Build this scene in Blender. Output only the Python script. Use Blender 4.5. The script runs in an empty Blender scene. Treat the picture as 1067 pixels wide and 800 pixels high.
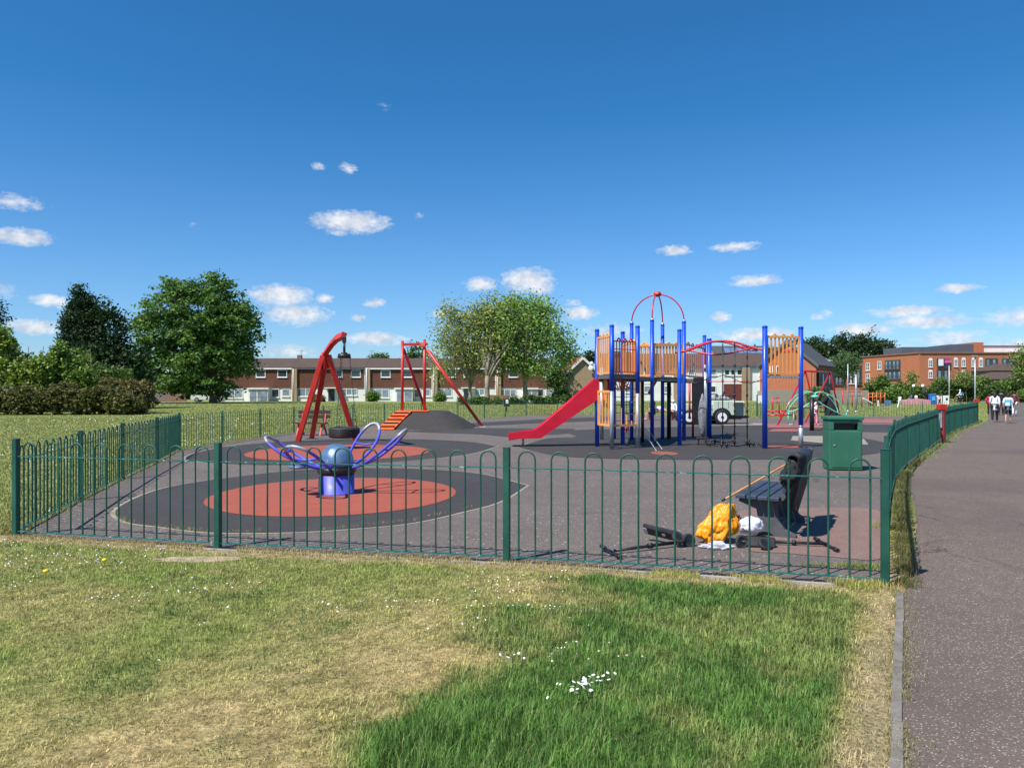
import bpy, math, random
import numpy as np
from mathutils import Vector, Matrix, noise as mn
R = math.radians
rng = np.random.default_rng(7)
random.seed(7)
sc = bpy.context.scene
col = sc.collection
H0, HY, CX, FP = 1.6, 408.0, 533.5, 800.0      # eye height, horizon row, centre column, focal length (photo px)

def rise(y):
    t = min(1.0, max(0.0, (y - 58.0) / 52.0))
    return 0.18 * t * t * (3 - 2 * t)
def G(px, py):                                    # point on the flat ground seen at a photo pixel
    d = H0 * FP / (py - HY)
    return Vector(((px - CX) / FP * d, d, 0.0))
def P(px, py, d):                                 # point at depth d
    return Vector(((px - CX) / FP * d, d, H0 - (py - HY) / FP * d))
def X(px, d): return (px - CX) / FP * d
def Z(py, d): return H0 - (py - HY) / FP * d

# ------------------------------------------------------------------ mesh builder
class MB:
    def __init__(s): s.v = []; s.f = []; s.sm = []
    def add(s, vs, fs, smooth=False):
        n = len(s.v); s.v += [tuple(v) for v in vs]
        s.f += [tuple(n + i for i in f) for f in fs]; s.sm += [smooth] * len(fs)
    def box(s, c, size, rz=0, M=None):
        hx, hy, hz = size[0] / 2, size[1] / 2, size[2] / 2
        m = M if M is not None else Matrix.Rotation(rz, 3, 'Z')
        vs = [Vector(c) + m @ Vector((a * hx, b * hy, e * hz)) for a in (-1, 1) for b in (-1, 1) for e in (-1, 1)]
        s.add(vs, [(0, 1, 3, 2), (4, 6, 7, 5), (0, 4, 5, 1), (2, 3, 7, 6), (0, 2, 6, 4), (1, 5, 7, 3)])
        return s
    def bbox(s, a, b):
        return s.box([(a[i] + b[i]) / 2 for i in range(3)], [abs(b[i] - a[i]) for i in range(3)])
    def rbox(s, c, size, r, rz=0, M=None):        # box with chamfered edges
        bm_h = [size[0] / 2, size[1] / 2, size[2] / 2]
        m = M if M is not None else Matrix.Rotation(rz, 3, 'Z')
        vs = []; idx = {}
        for sx in (-1, 1):
            for sy in (-1, 1):
                for sz in (-1, 1):
                    for ax in range(3):
                        p = [sx * (bm_h[0] - r), sy * (bm_h[1] - r), sz * (bm_h[2] - r)]
                        p[ax] = (sx, sy, sz)[ax] * bm_h[ax]
                        idx[(sx, sy, sz, ax)] = len(vs); vs.append(Vector(c) + m @ Vector(p))
        fs = []
        for ax in range(3):
            o1, o2 = [(1, 2), (2, 0), (0, 1)][ax]
            for sg in (-1, 1):
                q = []
                for a, b in ((-1, -1), (1, -1), (1, 1), (-1, 1)):
                    k = [0, 0, 0]; k[ax] = sg; k[o1] = a; k[o2] = b; q.append(idx[(*k, ax)])
                fs.append(q if sg > 0 else q[::-1])
        for ax in range(3):                       # edges
            o1, o2 = [(1, 2), (2, 0), (0, 1)][ax]
            for a in (-1, 1):
                for b in (-1, 1):
                    q = []
                    for e, w in ((-1, o1), (1, o1), (1, o2), (-1, o2)):
                        k = [0, 0, 0]; k[ax] = e; k[o1] = a; k[o2] = b; q.append(idx[(*k, w)])
                    fs.append(q if a * b < 0 else q[::-1])
        for sx in (-1, 1):
            for sy in (-1, 1):
                for sz in (-1, 1):
                    q = [idx[(sx, sy, sz, k)] for k in range(3)]
                    fs.append(q if sx * sy * sz > 0 else q[::-1])
        s.add(vs, fs); return s
    def beam(s, p, q, w, h, up=(0, 0, 1)):        # bar of section w x h from p to q
        p, q = Vector(p), Vector(q); d = (q - p)
        L = d.length; d.normalize(); u = Vector(up)
        if abs(d.dot(u)) > .98: u = Vector((0, 1, 0))
        a = d.cross(u).normalized(); b = a.cross(d).normalized()
        m = Matrix((a, d, b)).transposed()
        return s.box((p + q) / 2, (w, L, h), M=m)
    def tube(s, pts, r, n=8, closed=False, cap=True):
        pts = [Vector(p) for p in pts]; k = len(pts)
        rr = r if isinstance(r, (list, tuple)) else [r] * k
        vs = []; prev = None
        for i, p in enumerate(pts):
            if closed: t = pts[(i + 1) % k] - pts[i - 1]
            else: t = pts[min(i + 1, k - 1)] - pts[max(i - 1, 0)]
            if t.length < 1e-9: t = Vector((0, 0, 1))
            t.normalize()
            if prev is None:
                u = Vector((0, 0, 1)) if abs(t.z) < .9 else Vector((1, 0, 0))
                a = t.cross(u).normalized()
            else:
                a = (prev - t * prev.dot(t))
                a = a.normalized() if a.length > 1e-6 else t.orthogonal().normalized()
            prev = a; b = t.cross(a)
            for j in range(n):
                an = 2 * math.pi * j / n
                vs.append(p + (a * math.cos(an) + b * math.sin(an)) * rr[i])
        fs = []
        for i in range(k if closed else k - 1):
            i2 = (i + 1) % k
            for j in range(n):
                j2 = (j + 1) % n
                fs.append((i * n + j, i * n + j2, i2 * n + j2, i2 * n + j))
        s.add(vs, fs, True)
        if cap and not closed:
            m = len(s.v) - len(vs)
            s.f += [tuple(m + j for j in range(n))[::-1], tuple(m + (k - 1) * n + j for j in range(n))]; s.sm += [False, False]
        return s
    def cyl(s, p, q, r0, r1=None, n=14): return s.tube([p, q], [r0, r0 if r1 is None else r1], n)
    def lathe(s, c, prof, n=24, smooth=True):     # prof: (radius, z)
        vs = []; c = Vector(c)
        for r, z in prof:
            for j in range(n):
                a = 2 * math.pi * j / n; vs.append(c + Vector((r * math.cos(a), r * math.sin(a), z)))
        fs = [(i * n + j, i * n + (j + 1) % n, (i + 1) * n + (j + 1) % n, (i + 1) * n + j) for i in range(len(prof) - 1) for j in range(n)]
        s.add(vs, fs, smooth)
        m = len(s.v) - len(vs)
        if prof[0][0] > 1e-4: s.f.append(tuple(m + j for j in range(n))[::-1]); s.sm.append(False)
        if prof[-1][0] > 1e-4: s.f.append(tuple(m + (len(prof) - 1) * n + j for j in range(n))); s.sm.append(False)
        return s
    def prism(s, poly, axis_pt, U, V, W, t):      # 2-D outline poly in plane (U,V) at axis_pt, thickness t along W
        o = Vector(axis_pt); U, V, W = Vector(U), Vector(V), Vector(W); n = len(poly)
        vs = [o + U * a + V * b - W * t / 2 for a, b in poly] + [o + U * a + V * b + W * t / 2 for a, b in poly]
        fs = [tuple(range(n))[::-1], tuple(range(n, 2 * n))] + [(i, (i + 1) % n, n + (i + 1) % n, n + i) for i in range(n)]
        s.add(vs, fs); return s
    def ball(s, c, r, n=10, m=7):
        rx = r if isinstance(r, (tuple, list)) else (r, r, r); c = Vector(c); vs = []; fs = []
        for i in range(m + 1):
            th = math.pi * i / m
            for j in range(n):
                a = 2 * math.pi * j / n
                vs.append(c + Vector((rx[0] * math.sin(th) * math.cos(a), rx[1] * math.sin(th) * math.sin(a), rx[2] * math.cos(th))))
        for i in range(m):
            for j in range(n):
                fs.append((i * n + j, (i + 1) * n + j, (i + 1) * n + (j + 1) % n, i * n + (j + 1) % n))
        s.add(vs, fs, True); return s
    def sheet(s, poly, z):
        n = len(poly); s.add([(p[0], p[1], z) for p in poly], [tuple(range(n))]); return s
    def mesh(s, name):
        me = bpy.data.meshes.new(name); me.from_pydata(s.v, [], s.f)
        me.polygons.foreach_set('use_smooth', s.sm); me.update(); return me

WM = {}                                           # world matrix of every parent
def _place(o, origin, parent):
    o.location = origin; col.objects.link(o)
    WM[o.name] = Matrix.Translation(origin)
    if parent is not None:
        o.parent = parent; o.matrix_parent_inverse = WM[parent.name].inverted()
    return o
def tag(o, label=None, cat=None, group=None, kind=None):
    if label: o['label'] = label
    if cat: o['category'] = cat
    if group: o['group'] = group
    if kind: o['kind'] = kind
    return o
def root(name, loc, label, cat, group=None):
    o = bpy.data.objects.new(name, None); o.empty_display_size = .2
    _place(o, Vector(loc), None); return tag(o, label, cat, group)
def part(name, mb, mat, parent=None, label=None, cat=None, group=None, kind=None, origin=None, bevel=0, keep=False):
    vs = np.array(mb.v if isinstance(mb, MB) else [v.co for v in mb.vertices], dtype=float)
    if origin is None:
        origin = ((vs[:, 0].min() + vs[:, 0].max()) / 2, (vs[:, 1].min() + vs[:, 1].max()) / 2, vs[:, 2].min())
    origin = Vector([float(a) for a in origin])
    me = mb.mesh(name) if isinstance(mb, MB) else mb
    me.transform(Matrix.Translation(-origin))
    o = bpy.data.objects.new(name, me)
    for m in (mat if isinstance(mat, (list, tuple)) else [mat]): me.materials.append(m)
    _place(o, origin, parent)
    if bevel:
        b = o.modifiers.new('b', 'BEVEL'); b.width = bevel; b.segments = 2; b.limit_method = 'ANGLE'; b.angle_limit = R(50)
    return tag(o, label, cat, group, kind)
def copy_tree(o, loc=None, rotz=None, parent=None, label=None, scale=None):
    c = o.copy(); col.objects.link(c)
    if parent is not None: c.parent = parent
    if loc is not None: c.location = loc
    if rotz is not None: c.rotation_euler = (0, 0, rotz)
    if scale is not None: c.scale = (scale,) * 3
    if label: c['label'] = label
    for ch in [k for k in o.children]: copy_tree(ch, parent=c)
    return c

# ------------------------------------------------------------------ materials
class NT:
    def __init__(s, nt): s.nt = nt
    def n(s, t, **kw):
        nd = s.nt.nodes.new(t)
        for k, v in kw.items():
            if hasattr(nd, k): setattr(nd, k, v)
        return nd
    def l(s, a, b): s.nt.links.new(a, b)
    def val(s, sock, v):
        if isinstance(v, bpy.types.NodeSocket): s.l(v, sock)
        else: sock.default_value = v
    def math(s, op, a, b=0.0, clamp=False):
        nd = s.n('ShaderNodeMath', operation=op, use_clamp=clamp); s.val(nd.inputs[0], a); s.val(nd.inputs[1], b); return nd.outputs[0]
    def vm(s, op, a, b=(0, 0, 0)):
        nd = s.n('ShaderNodeVectorMath', operation=op); s.val(nd.inputs[0], a); s.val(nd.inputs[1], b); return nd
    def mix(s, f, a, b, blend='MIX'):
        nd = s.n('ShaderNodeMix'); nd.data_type = 'RGBA'; nd.blend_type = blend
        s.val(nd.inputs[0], f); s.val(nd.inputs[6], a if isinstance(a, bpy.types.NodeSocket) else (*a[:3], 1)); s.val(nd.inputs[7], b if isinstance(b, bpy.types.NodeSocket) else (*b[:3], 1))
        return nd.outputs[2]
    def noise(s, vec, scale, detail=4, rough=.55, dist=0):
        nd = s.n('ShaderNodeTexNoise'); nd.inputs['Scale'].default_value = scale; nd.inputs['Detail'].default_value = detail
        nd.inputs['Roughness'].default_value = rough; nd.inputs['Distortion'].default_value = dist; s.l(vec, nd.inputs['Vector']); return nd
    def ramp(s, fac, a, b, lo=0.0, hi=1.0):
        nd = s.n('ShaderNodeMapRange'); nd.inputs[1].default_value = a; nd.inputs[2].default_value = b
        nd.inputs[3].default_value = lo; nd.inputs[4].default_value = hi; s.l(fac, nd.inputs[0]); return nd.outputs[0]
def newmat(name):
    m = bpy.data.materials.new(name); m.use_nodes = True; t = NT(m.node_tree)
    b = m.node_tree.nodes['Principled BSDF']; return m, t, b
def coords(t, kind='Object'):
    return t.n('ShaderNodeTexCoord').outputs[kind]
def wpos(t): return t.n('ShaderNodeNewGeometry').outputs['Position']
def paint(name, c, rough=.45, metal=0, var=.18, scale=6, bump=0, chip=None, chipamt=.62, spec=.5, coat=0):
    m, t, b = newmat(name); p = wpos(t)
    n1 = t.noise(p, scale, 5); f = t.ramp(n1.outputs[0], .3, .7)
    dark = tuple(x * (1 - var) for x in c); lite = tuple(min(1, x * (1 + var) + .01 * var) for x in c)
    cc = t.mix(f, dark, lite)
    n2 = t.noise(p, scale * 9, 3)
    cc = t.mix(t.ramp(n2.outputs[0], .55, .75, 0, .25), cc, tuple(x * .7 + .03 for x in c))
    if chip:
        n3 = t.noise(p, scale * 4, 6, .7)
        cc = t.mix(t.ramp(n3.outputs[0], chipamt, chipamt + .03), cc, chip)
    t.l(cc, b.inputs['Base Color']); b.inputs['Roughness'].default_value = rough; b.inputs['Metallic'].default_value = metal
    b.inputs['Specular IOR Level'].default_value = spec; b.inputs['Coat Weight'].default_value = coat
    t.l(t.ramp(n1.outputs[0], .3, .7, max(0.02, rough - .1), min(1, rough + .12)), b.inputs['Roughness'])
    if bump:
        bp = t.n('ShaderNodeBump'); bp.inputs['Strength'].default_value = bump; bp.inputs['Distance'].default_value = .01
        t.l(n2.outputs[0], bp.inputs['Height']); t.l(bp.outputs[0], b.inputs['Normal'])
    return m
def brickmat(name, c1, c2, mortar, bw=.215, bh=.075, ms=.01, rough=.9, bump=.3, var=.3):
    m, t, b = newmat(name); p = wpos(t)
    sx = t.n('ShaderNodeSeparateXYZ'); t.l(p, sx.inputs[0])
    cb = t.n('ShaderNodeCombineXYZ'); t.l(t.math('ADD', sx.outputs[0], sx.outputs[1]), cb.inputs[0]); t.l(sx.outputs[2], cb.inputs[1])
    br = t.n('ShaderNodeTexBrick'); t.l(cb.outputs[0], br.inputs['Vector'])
    br.inputs['Color1'].default_value = (*c1, 1); br.inputs['Color2'].default_value = (*c2, 1); br.inputs['Mortar'].default_value = (*mortar, 1)
    br.inputs['Scale'].default_value = 1; br.inputs['Brick Width'].default_value = bw; br.inputs['Row Height'].default_value = bh
    br.inputs['Mortar Size'].default_value = ms; br.inputs['Bias'].default_value = 0
    n1 = t.noise(p, 1.3, 6, .65)
    cc = t.mix(t.ramp(n1.outputs[0], .3, .7, 0, var), br.outputs[0], tuple(x * .45 for x in c1), 'MIX')
    t.l(cc, b.inputs['Base Color']); b.inputs['Roughness'].default_value = rough
    bp = t.n('ShaderNodeBump'); bp.inputs['Strength'].default_value = bump; bp.inputs['Distance'].default_value = .02
    t.l(t.math('SUBTRACT', 1.0, br.outputs['Fac']), bp.inputs['Height']); t.l(bp.outputs[0], b.inputs['Normal'])
    return m
def speck(name, c, specks, speck_amt, scale, var=.25, rough=.9, bump=.4, blotch=None, crack=False, chips=.93):
    m, t, b = newmat(name); p = wpos(t)
    n1 = t.noise(p, .55, 6, .6); n2 = t.noise(p, scale, 4, .6); n4 = t.noise(p, 4, 5, .6)
    cc = t.mix(t.ramp(n2.outputs[0], .3, .7), tuple(x * (1 - var * 1.6) for x in c), tuple(x * (1 + var * 1.6) for x in c))
    cc = t.mix(t.ramp(n1.outputs[0], .35, .65, 0, .55), cc, tuple(x * (1 - var) for x in c))
    cc = t.mix(t.ramp(n4.outputs[0], .45, .7, 0, .35), cc, tuple(min(1, x * (1 + var) + .01) for x in c))
    vo = t.n('ShaderNodeTexVoronoi'); vo.inputs['Scale'].default_value = scale * 1.5; t.l(p, vo.inputs['Vector'])
    wn = t.n('ShaderNodeSeparateColor'); t.l(vo.outputs['Color'], wn.inputs[0])
    sel = t.math('MULTIPLY', t.math('GREATER_THAN', wn.outputs[0], 1 - speck_amt), t.math('LESS_THAN', vo.outputs['Distance'], .38))
    cc = t.mix(sel, cc, specks)
    vo2 = t.n('ShaderNodeTexVoronoi'); vo2.inputs['Scale'].default_value = 21; t.l(p, vo2.inputs['Vector'])
    w2 = t.n('ShaderNodeSeparateColor'); t.l(vo2.outputs['Color'], w2.inputs[0])
    s2 = t.math('MULTIPLY', t.math('GREATER_THAN', w2.outputs[1], chips), t.math('LESS_THAN', vo2.outputs['Distance'], .13 + (.93 - chips) * 1.2))
    cc = t.mix(s2, cc, tuple(min(1, x * 1.3 + .05) for x in specks))
    if blotch:
        n5 = t.noise(p, .23, 5, .6, .6); cc = t.mix(t.ramp(n5.outputs[0], .5, .62, 0, .5), cc, blotch)
    if crack:
        wv = t.vm('ADD', p, t.vm('MULTIPLY', t.noise(p, 1.7, 6, .7).outputs['Color'], (.9, .9, 0)).outputs[0]).outputs[0]
        v3 = t.n('ShaderNodeTexVoronoi'); v3.feature = 'DISTANCE_TO_EDGE'; v3.inputs['Scale'].default_value = .33; t.l(wv, v3.inputs['Vector'])
        cm_ = t.math('MULTIPLY', t.math('LESS_THAN', v3.outputs['Distance'], .0035), t.ramp(t.noise(p, .3, 2).outputs[0], .52, .56, 0, .75))
        cc = t.mix(cm_, cc, tuple(x * .35 for x in c))
        st_ = t.noise(t.vm('MULTIPLY', p, (1, .35, 1)).outputs[0], 2.6, 4, .6, .4); cc = t.mix(t.ramp(st_.outputs[0], .6, .72, 0, .4), cc, tuple(x * .6 for x in c))
    t.l(cc, b.inputs['Base Color']); b.inputs['Roughness'].default_value = rough
    bp = t.n('ShaderNodeBump'); bp.inputs['Strength'].default_value = bump; bp.inputs['Distance'].default_value = .006
    t.l(n2.outputs[0], bp.inputs['Height']); t.l(bp.outputs[0], b.inputs['Normal'])
    return m
def attrmat(name, attr, rough=.7, trans=0.0, bumpn=0):
    m, t, b = newmat(name)
    a = t.n('ShaderNodeAttribute'); a.attribute_name = attr
    t.l(a.outputs['Color'], b.inputs['Base Color']); b.inputs['Roughness'].default_value = rough
    b.inputs['Specular IOR Level'].default_value = .3
    if trans:
        tr = t.n('ShaderNodeBsdfTranslucent'); t.l(a.outputs['Color'], tr.inputs[0])
        mx = t.n('ShaderNodeMixShader'); mx.inputs[0].default_value = trans
        t.l(b.outputs[0], mx.inputs[1]); t.l(tr.outputs[0], mx.inputs[2])
        t.l(mx.outputs[0], m.node_tree.nodes['Material Output'].inputs[0])
    return m

M = {}
M['green'] = paint('green_paint', (.008, .078, .051), .55, var=.25, scale=3, chip=(.13, .18, .16), chipamt=.68)
M['green_rail'] = paint('green_rail_paint', (.016, .12, .09), .4, var=.25, scale=5, chip=(.45, .5, .48), chipamt=.6)
M['green_bin'] = paint('bin_green', (.03, .14, .082), .55, var=.12, scale=2.5, chip=(.1, .13, .1), chipamt=.7)
M['blue'] = paint('blue_paint', (.004, .062, .5), .38, var=.15, scale=3, chip=(.25, .3, .45), chipamt=.72)
M['violet'] = paint('violet_blue_paint', (.075, .08, .5), .5, var=.15, scale=4, chip=(.4, .42, .5), chipamt=.7)
M['worn'] = paint('worn_grey_metal', (.34, .36, .42), .5, .3, var=.2, scale=9, chip=(.1, .12, .4), chipamt=.66)
M['galv'] = paint('galvanised_steel', (.42, .44, .47), .42, .55, var=.2, scale=5, chip=(.22, .24, .27), chipamt=.6)
M['red'] = paint('red_paint', (.56, .026, .018), .42, var=.15, scale=2.5, chip=(.5, .2, .17), chipamt=.72)
M['slide'] = paint('red_slide_plastic', (.5, .004, .024), .32, var=.12, scale=2, chip=(.65, .2, .22), chipamt=.74)
M['crimson'] = paint('crimson_tube', (.5, .012, .03), .3, var=.15, scale=3)
M['orange'] = paint('orange_panel', (.85, .34, .095), .5, var=.1, scale=3, chip=(.75, .45, .3), chipamt=.7)
M['orange_red'] = paint('orange_red_panel', (.62, .12, .045), .45, var=.15, scale=3)
M['mint'] = paint('mint_paint', (.16, .55, .4), .35, var=.12, scale=4)
M['black'] = paint('black_plastic', (.012, .012, .014), .45, var=.3, scale=8)
M['blackmetal'] = paint('black_metal', (.018, .018, .02), .4, .2, var=.3, scale=8)
M['tyre'] = paint('black_tyre_rubber', (.016, .016, .017), .7, var=.4, scale=8, bump=.4)
M['dome'] = paint('dome_blue_grey', (.16, .26, .4), .3, .45, var=.25, scale=5, chip=(.5, .55, .6), chipamt=.62)
M['white'] = paint('white_paint', (.8, .8, .78), .5, var=.06, scale=1.5)
M['render'] = paint('white_render', (.74, .74, .72), .8, var=.08, scale=.8)
M['concrete'] = paint('concrete', (.3, .28, .25), .9, var=.25, scale=4, bump=.5)
M['leg_concrete'] = paint('dark_grey_concrete', (.075, .078, .085), .85, var=.3, scale=9, bump=.5)
M['plank'] = paint('dark_blue_grey_plank', (.035, .045, .075), .55, var=.3, scale=7, bump=.3)
M['wood'] = paint('cane_wood', (.62, .28, .09), .45, var=.2, scale=15)
M['darkwood'] = paint('dark_wood', (.05, .025, .02), .6, var=.3, scale=9)
M['fence_wood'] = paint('fence_wood', (.25, .14, .07), .85, var=.3, scale=3)
M['glass'] = paint('window_glass', (.035, .05, .07), .08, 0, var=.5, scale=.5, spec=.8)
M['curtain'] = paint('window_with_curtain', (.22, .27, .33), .3, var=.35, scale=1.1)
M['carglass'] = paint('car_glass', (.02, .025, .03), .06, var=.2, scale=1)
M['carwhite'] = paint('white_car_paint', (.75, .76, .78), .25, var=.05, scale=1, coat=.5)
M['cargrey'] = paint('dark_car_paint', (.05, .055, .07), .25, var=.05, scale=1, coat=.5)
M['sage'] = paint('sage_green_body', (.5, .58, .46), .45, var=.12, scale=1.5)
M['dkpanel'] = paint('dark_slate_panel', (.035, .06, .065), .45, var=.2, scale=2)
M['hubwhite'] = paint('wheel_hub_white', (.75, .75, .76), .35, var=.1, scale=4)
M['bark'] = paint('bark', (.14, .11, .075), .95, var=.4, scale=3, bump=.8)
M['palebark'] = paint('pale_bark', (.26, .22, .15), .95, var=.35, scale=3, bump=.8)
M['brick_tan'] = brickmat('tan_brick', (.42, .27, .14), (.34, .21, .11), (.4, .34, .27))
M['brick_orange'] = brickmat('orange_brick', (.47, .13, .05), (.39, .105, .042), (.4, .22, .14), var=.2)
M['brick_brown'] = brickmat('brown_brick', (.3, .12, .07), (.22, .09, .055), (.3, .24, .2))
M['tilehung'] = brickmat('brown_hung_tiles', (.2, .078, .045), (.15, .06, .038), (.07, .03, .02), .25, .2, .02, var=.35, bump=.8)
M['rooftile'] = brickmat('brown_roof_tiles', (.13, .085, .065), (.1, .068, .055), (.05, .035, .03), .33, .16, .02, var=.45, bump=.8)
M['roofred'] = brickmat('red_roof_tiles', (.36, .11, .06), (.3, .09, .05), (.12, .05, .04), .33, .16, .02, var=.4, bump=.8)
M['slate'] = brickmat('grey_slate', (.085, .09, .1), (.07, .075, .085), (.04, .04, .045), .4, .22, .015, var=.3)
M['greyclad'] = paint('grey_cladding', (.085, .1, .125), .55, var=.1, scale=.6)
M['solar'] = paint('solar_panel', (.12, .19, .32), .15, var=.2, scale=.8)
M['pink'] = paint('pink_board', (.62, .28, .3), .6, var=.12, scale=2)
M['magenta'] = paint('magenta_cloth', (.55, .03, .25), .8, var=.12, scale=2)
M['bluebox'] = paint('blue_box', (.03, .12, .45), .5, var=.12, scale=2)
M['globe'] = paint('lamp_globe', (.85, .84, .8), .3, var=.03, scale=2)
M['skin'] = paint('skin', (.5, .28, .19), .55, var=.08, scale=9)
M['skin2'] = paint('brown_skin', (.24, .12, .075), .55, var=.08, scale=9)
M['hair'] = paint('dark_hair', (.018, .012, .01), .6, var=.3, scale=30)
M['cblack'] = paint('black_cloth', (.012, .012, .014), .9, var=.3, scale=9, bump=.3)
M['cwhite'] = paint('white_cloth', (.75, .75, .78), .85, var=.08, scale=9, bump=.3)
M['cmaroon'] = paint('maroon_cloth', (.12, .025, .03), .85, var=.15, scale=9)
M['cred'] = paint('red_cloth', (.55, .03, .08), .85, var=.15, scale=9)
M['cblue'] = paint('blue_cloth', (.04, .13, .4), .8, var=.15, scale=9)
M['ccyan'] = paint('cyan_cloth', (.08, .4, .6), .8, var=.15, scale=9)
M['cpink'] = paint('pink_cloth', (.7, .28, .34), .85, var=.15, scale=9)
M['cgrey'] = paint('grey_cloth', (.2, .2, .23), .85, var=.15, scale=9)
M['bag_orange'] = paint('orange_plastic_bag', (.9, .31, .006), .36, var=.12, scale=12)
M['bag_white'] = paint('white_plastic_bag', (.68, .7, .76), .35, var=.1, scale=12)
M['yellow'] = paint('yellow_mark', (.8, .62, .03), .5, var=.1)
M['asphalt'] = speck('playground_asphalt', (.122, .097, .083), (.36, .32, .28), .24, 66, .28, blotch=(.098, .08, .07), crack=True, chips=.86)
M['pathm'] = speck('path_asphalt', (.128, .094, .075), (.4, .35, .29), .2, 62, .24, bump=.6, blotch=(.078, .06, .052), crack=True)
M['rubber'] = speck('black_rubber', (.04, .034, .031), (.11, .1, .1), .1, 90, .25, .85, blotch=(.055, .049, .045))
M['redrub'] = speck('red_rubber', (.33, .07, .036), (.42, .14, .1), .2, 90, .2, .85, blotch=(.26, .08, .06))
M['pinkrub'] = speck('faded_red_rubber', (.3, .1, .09), (.4, .18, .15), .2, 90, .2, .85)
M['redtar'] = speck('reddish_tarmac', (.2, .12, .1), (.36, .28, .25), .25, 80, .25, .9)
M['palecon'] = speck('pale_concrete', (.28, .25, .2), (.4, .37, .32), .2, 60, .25, .9)
# ------------------------------------------------------------------ camera, sky, sun
cam = bpy.data.cameras.new('camera'); co = bpy.data.objects.new('camera', cam); col.objects.link(co)
co.location = (0, 0, H0); co.rotation_euler = (R(90), 0, 0)
cam.sensor_width = 36; cam.lens = FP / 1067 * 36; cam.shift_y = 8 / 1067; cam.clip_end = 3000; cam.clip_start = .05
sc.camera = co
SUN = Vector((-.752, -.66, 0)).normalized(); EL = R(54.2)
SUNV = Vector((SUN.x * math.cos(EL), SUN.y * math.cos(EL), math.sin(EL)))
sl = bpy.data.lights.new('sun', 'SUN'); sl.energy = 5.0; sl.angle = R(.53); sl.color = (1, .955, .88)
so = bpy.data.objects.new('sun', sl); col.objects.link(so); so.rotation_euler = SUNV.to_track_quat('Z', 'Y').to_euler()
w = bpy.data.worlds.new('World'); sc.world = w; w.use_nodes = True
t = NT(w.node_tree); bg = w.node_tree.nodes['Background']
sky = t.n('ShaderNodeTexSky'); sky.sky_type = 'NISHITA'; sky.sun_disc = False
sky.sun_elevation = EL; sky.sun_rotation = math.atan2(SUN.x, SUN.y); sky.altitude = 0
sky.air_density = 1.0; sky.dust_density = .35; sky.ozone_density = 3.0
tc = t.n('ShaderNodeTexCoord').outputs['Generated']
sx = t.n('ShaderNodeSeparateXYZ'); t.l(tc, sx.inputs[0])
az = t.math('ARCTAN2', sx.outputs[0], sx.outputs[1]); el = t.math('ARCSINE', sx.outputs[2])
cb = t.n('ShaderNodeCombineXYZ'); t.l(az, cb.inputs[0]); t.l(el, cb.inputs[1])
mp = t.vm('MULTIPLY', cb.outputs[0], (1, 2.2, 1)).outputs[0]
nz = t.noise(mp, 34, 8, .68, .3)
nzc = t.vm('SUBTRACT', nz.outputs['Color'], (.5, .5, .5)).outputs[0]
warp = t.vm('ADD', cb.outputs[0], t.vm('MULTIPLY', nzc, (.036, .014, 0)).outputs[0]).outputs[0]
clouds = [(366, 231, 48, 13, 1), (352, 243, 15, 4, .6), (332, 173, 8, 5, .5), (363, 175, 10, 6, .8), (20, 247, 34, 9, .95), (15, 210, 30, 8, .55), (52, 313, 20, 7, .9), (36, 341, 30, 8, .9),
 (292, 308, 38, 14, .95), (308, 327, 42, 14, .85), (338, 311, 10, 6, .7), (390, 316, 13, 6, .7), (374, 331, 12, 5, .7), (392, 353, 40, 9, .8), (300, 366, 40, 9, .5), (500, 296, 21, 10, 1), (549, 292, 34, 16, 1), (560, 300, 22, 10, .8),
 (605, 326, 24, 8, .95), (597, 316, 10, 4, .6), (460, 327, 16, 6, .7), (704, 261, 21, 6, .9), (765, 257, 28, 6, .75), (788, 292, 34, 7, .85), (750, 330, 14, 6, .8), (790, 349, 48, 9, .8), (640, 345, 40, 9, .5), (856, 329, 13, 5, .5),
 (1000, 300, 20, 5, .9), (945, 325, 40, 7, .9), (965, 335, 48, 8, .85), (898, 344, 34, 8, .85), (990, 352, 40, 9, .6), (1060, 330, 34, 10, .6), (900, 362, 60, 8, .5), (435, 224, 6, 4, .35), (402, 110, 12, 6, .12), (202, 235, 8, 4, .2), (1055, 362, 40, 10, .6), (-60, 300, 60, 14, .8), (1180, 300, 70, 14, .8), (-180, 250, 80, 20, .8)]
acc = None; shade = None
for (px, py, wx, wy, st) in clouds:
    wx *= .92; wy *= .95
    a0 = math.atan((px - CX) / FP); r0 = math.hypot(px - CX, FP); e0 = math.atan((HY - py) / r0)
    q = t.vm('SUBTRACT', warp, (a0, e0, 0)).outputs[0]
    q = t.vm('MULTIPLY', q, (FP / wx * .93, FP / wy * .93, 0)).outputs[0]
    ln = t.vm('LENGTH', q).outputs['Value']
    v = t.math('MULTIPLY', t.math('SUBTRACT', 1.0, ln, True), st)
    acc = v if acc is None else t.math('MAXIMUM', acc, v)
nf = t.noise(t.vm('MULTIPLY', cb.outputs[0], (1, 1.8, 1)).outputs[0], 95, 6, .65)
dens = t.math('ADD', acc, t.math('MULTIPLY', t.math('SUBTRACT', nf.outputs[0], .5), 1.15))
dens = t.math('MULTIPLY', t.ramp(dens, .06, .66), t.ramp(acc, 0, .12))
dens = t.math('MINIMUM', dens, .93)
hs = t.n('ShaderNodeHueSaturation'); hs.inputs['Saturation'].default_value = 1.22; hs.inputs['Value'].default_value = 1.0; t.l(sky.outputs[0], hs.inputs['Color'])
cshade = t.ramp(t.noise(t.vm('ADD', cb.outputs[0], (0, .008, 0)).outputs[0], 60, 5).outputs[0], .35, .65)
ccol = t.mix(cshade, (5.4, 6.1, 7.2), (9.0, 9.1, 9.3))
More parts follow.
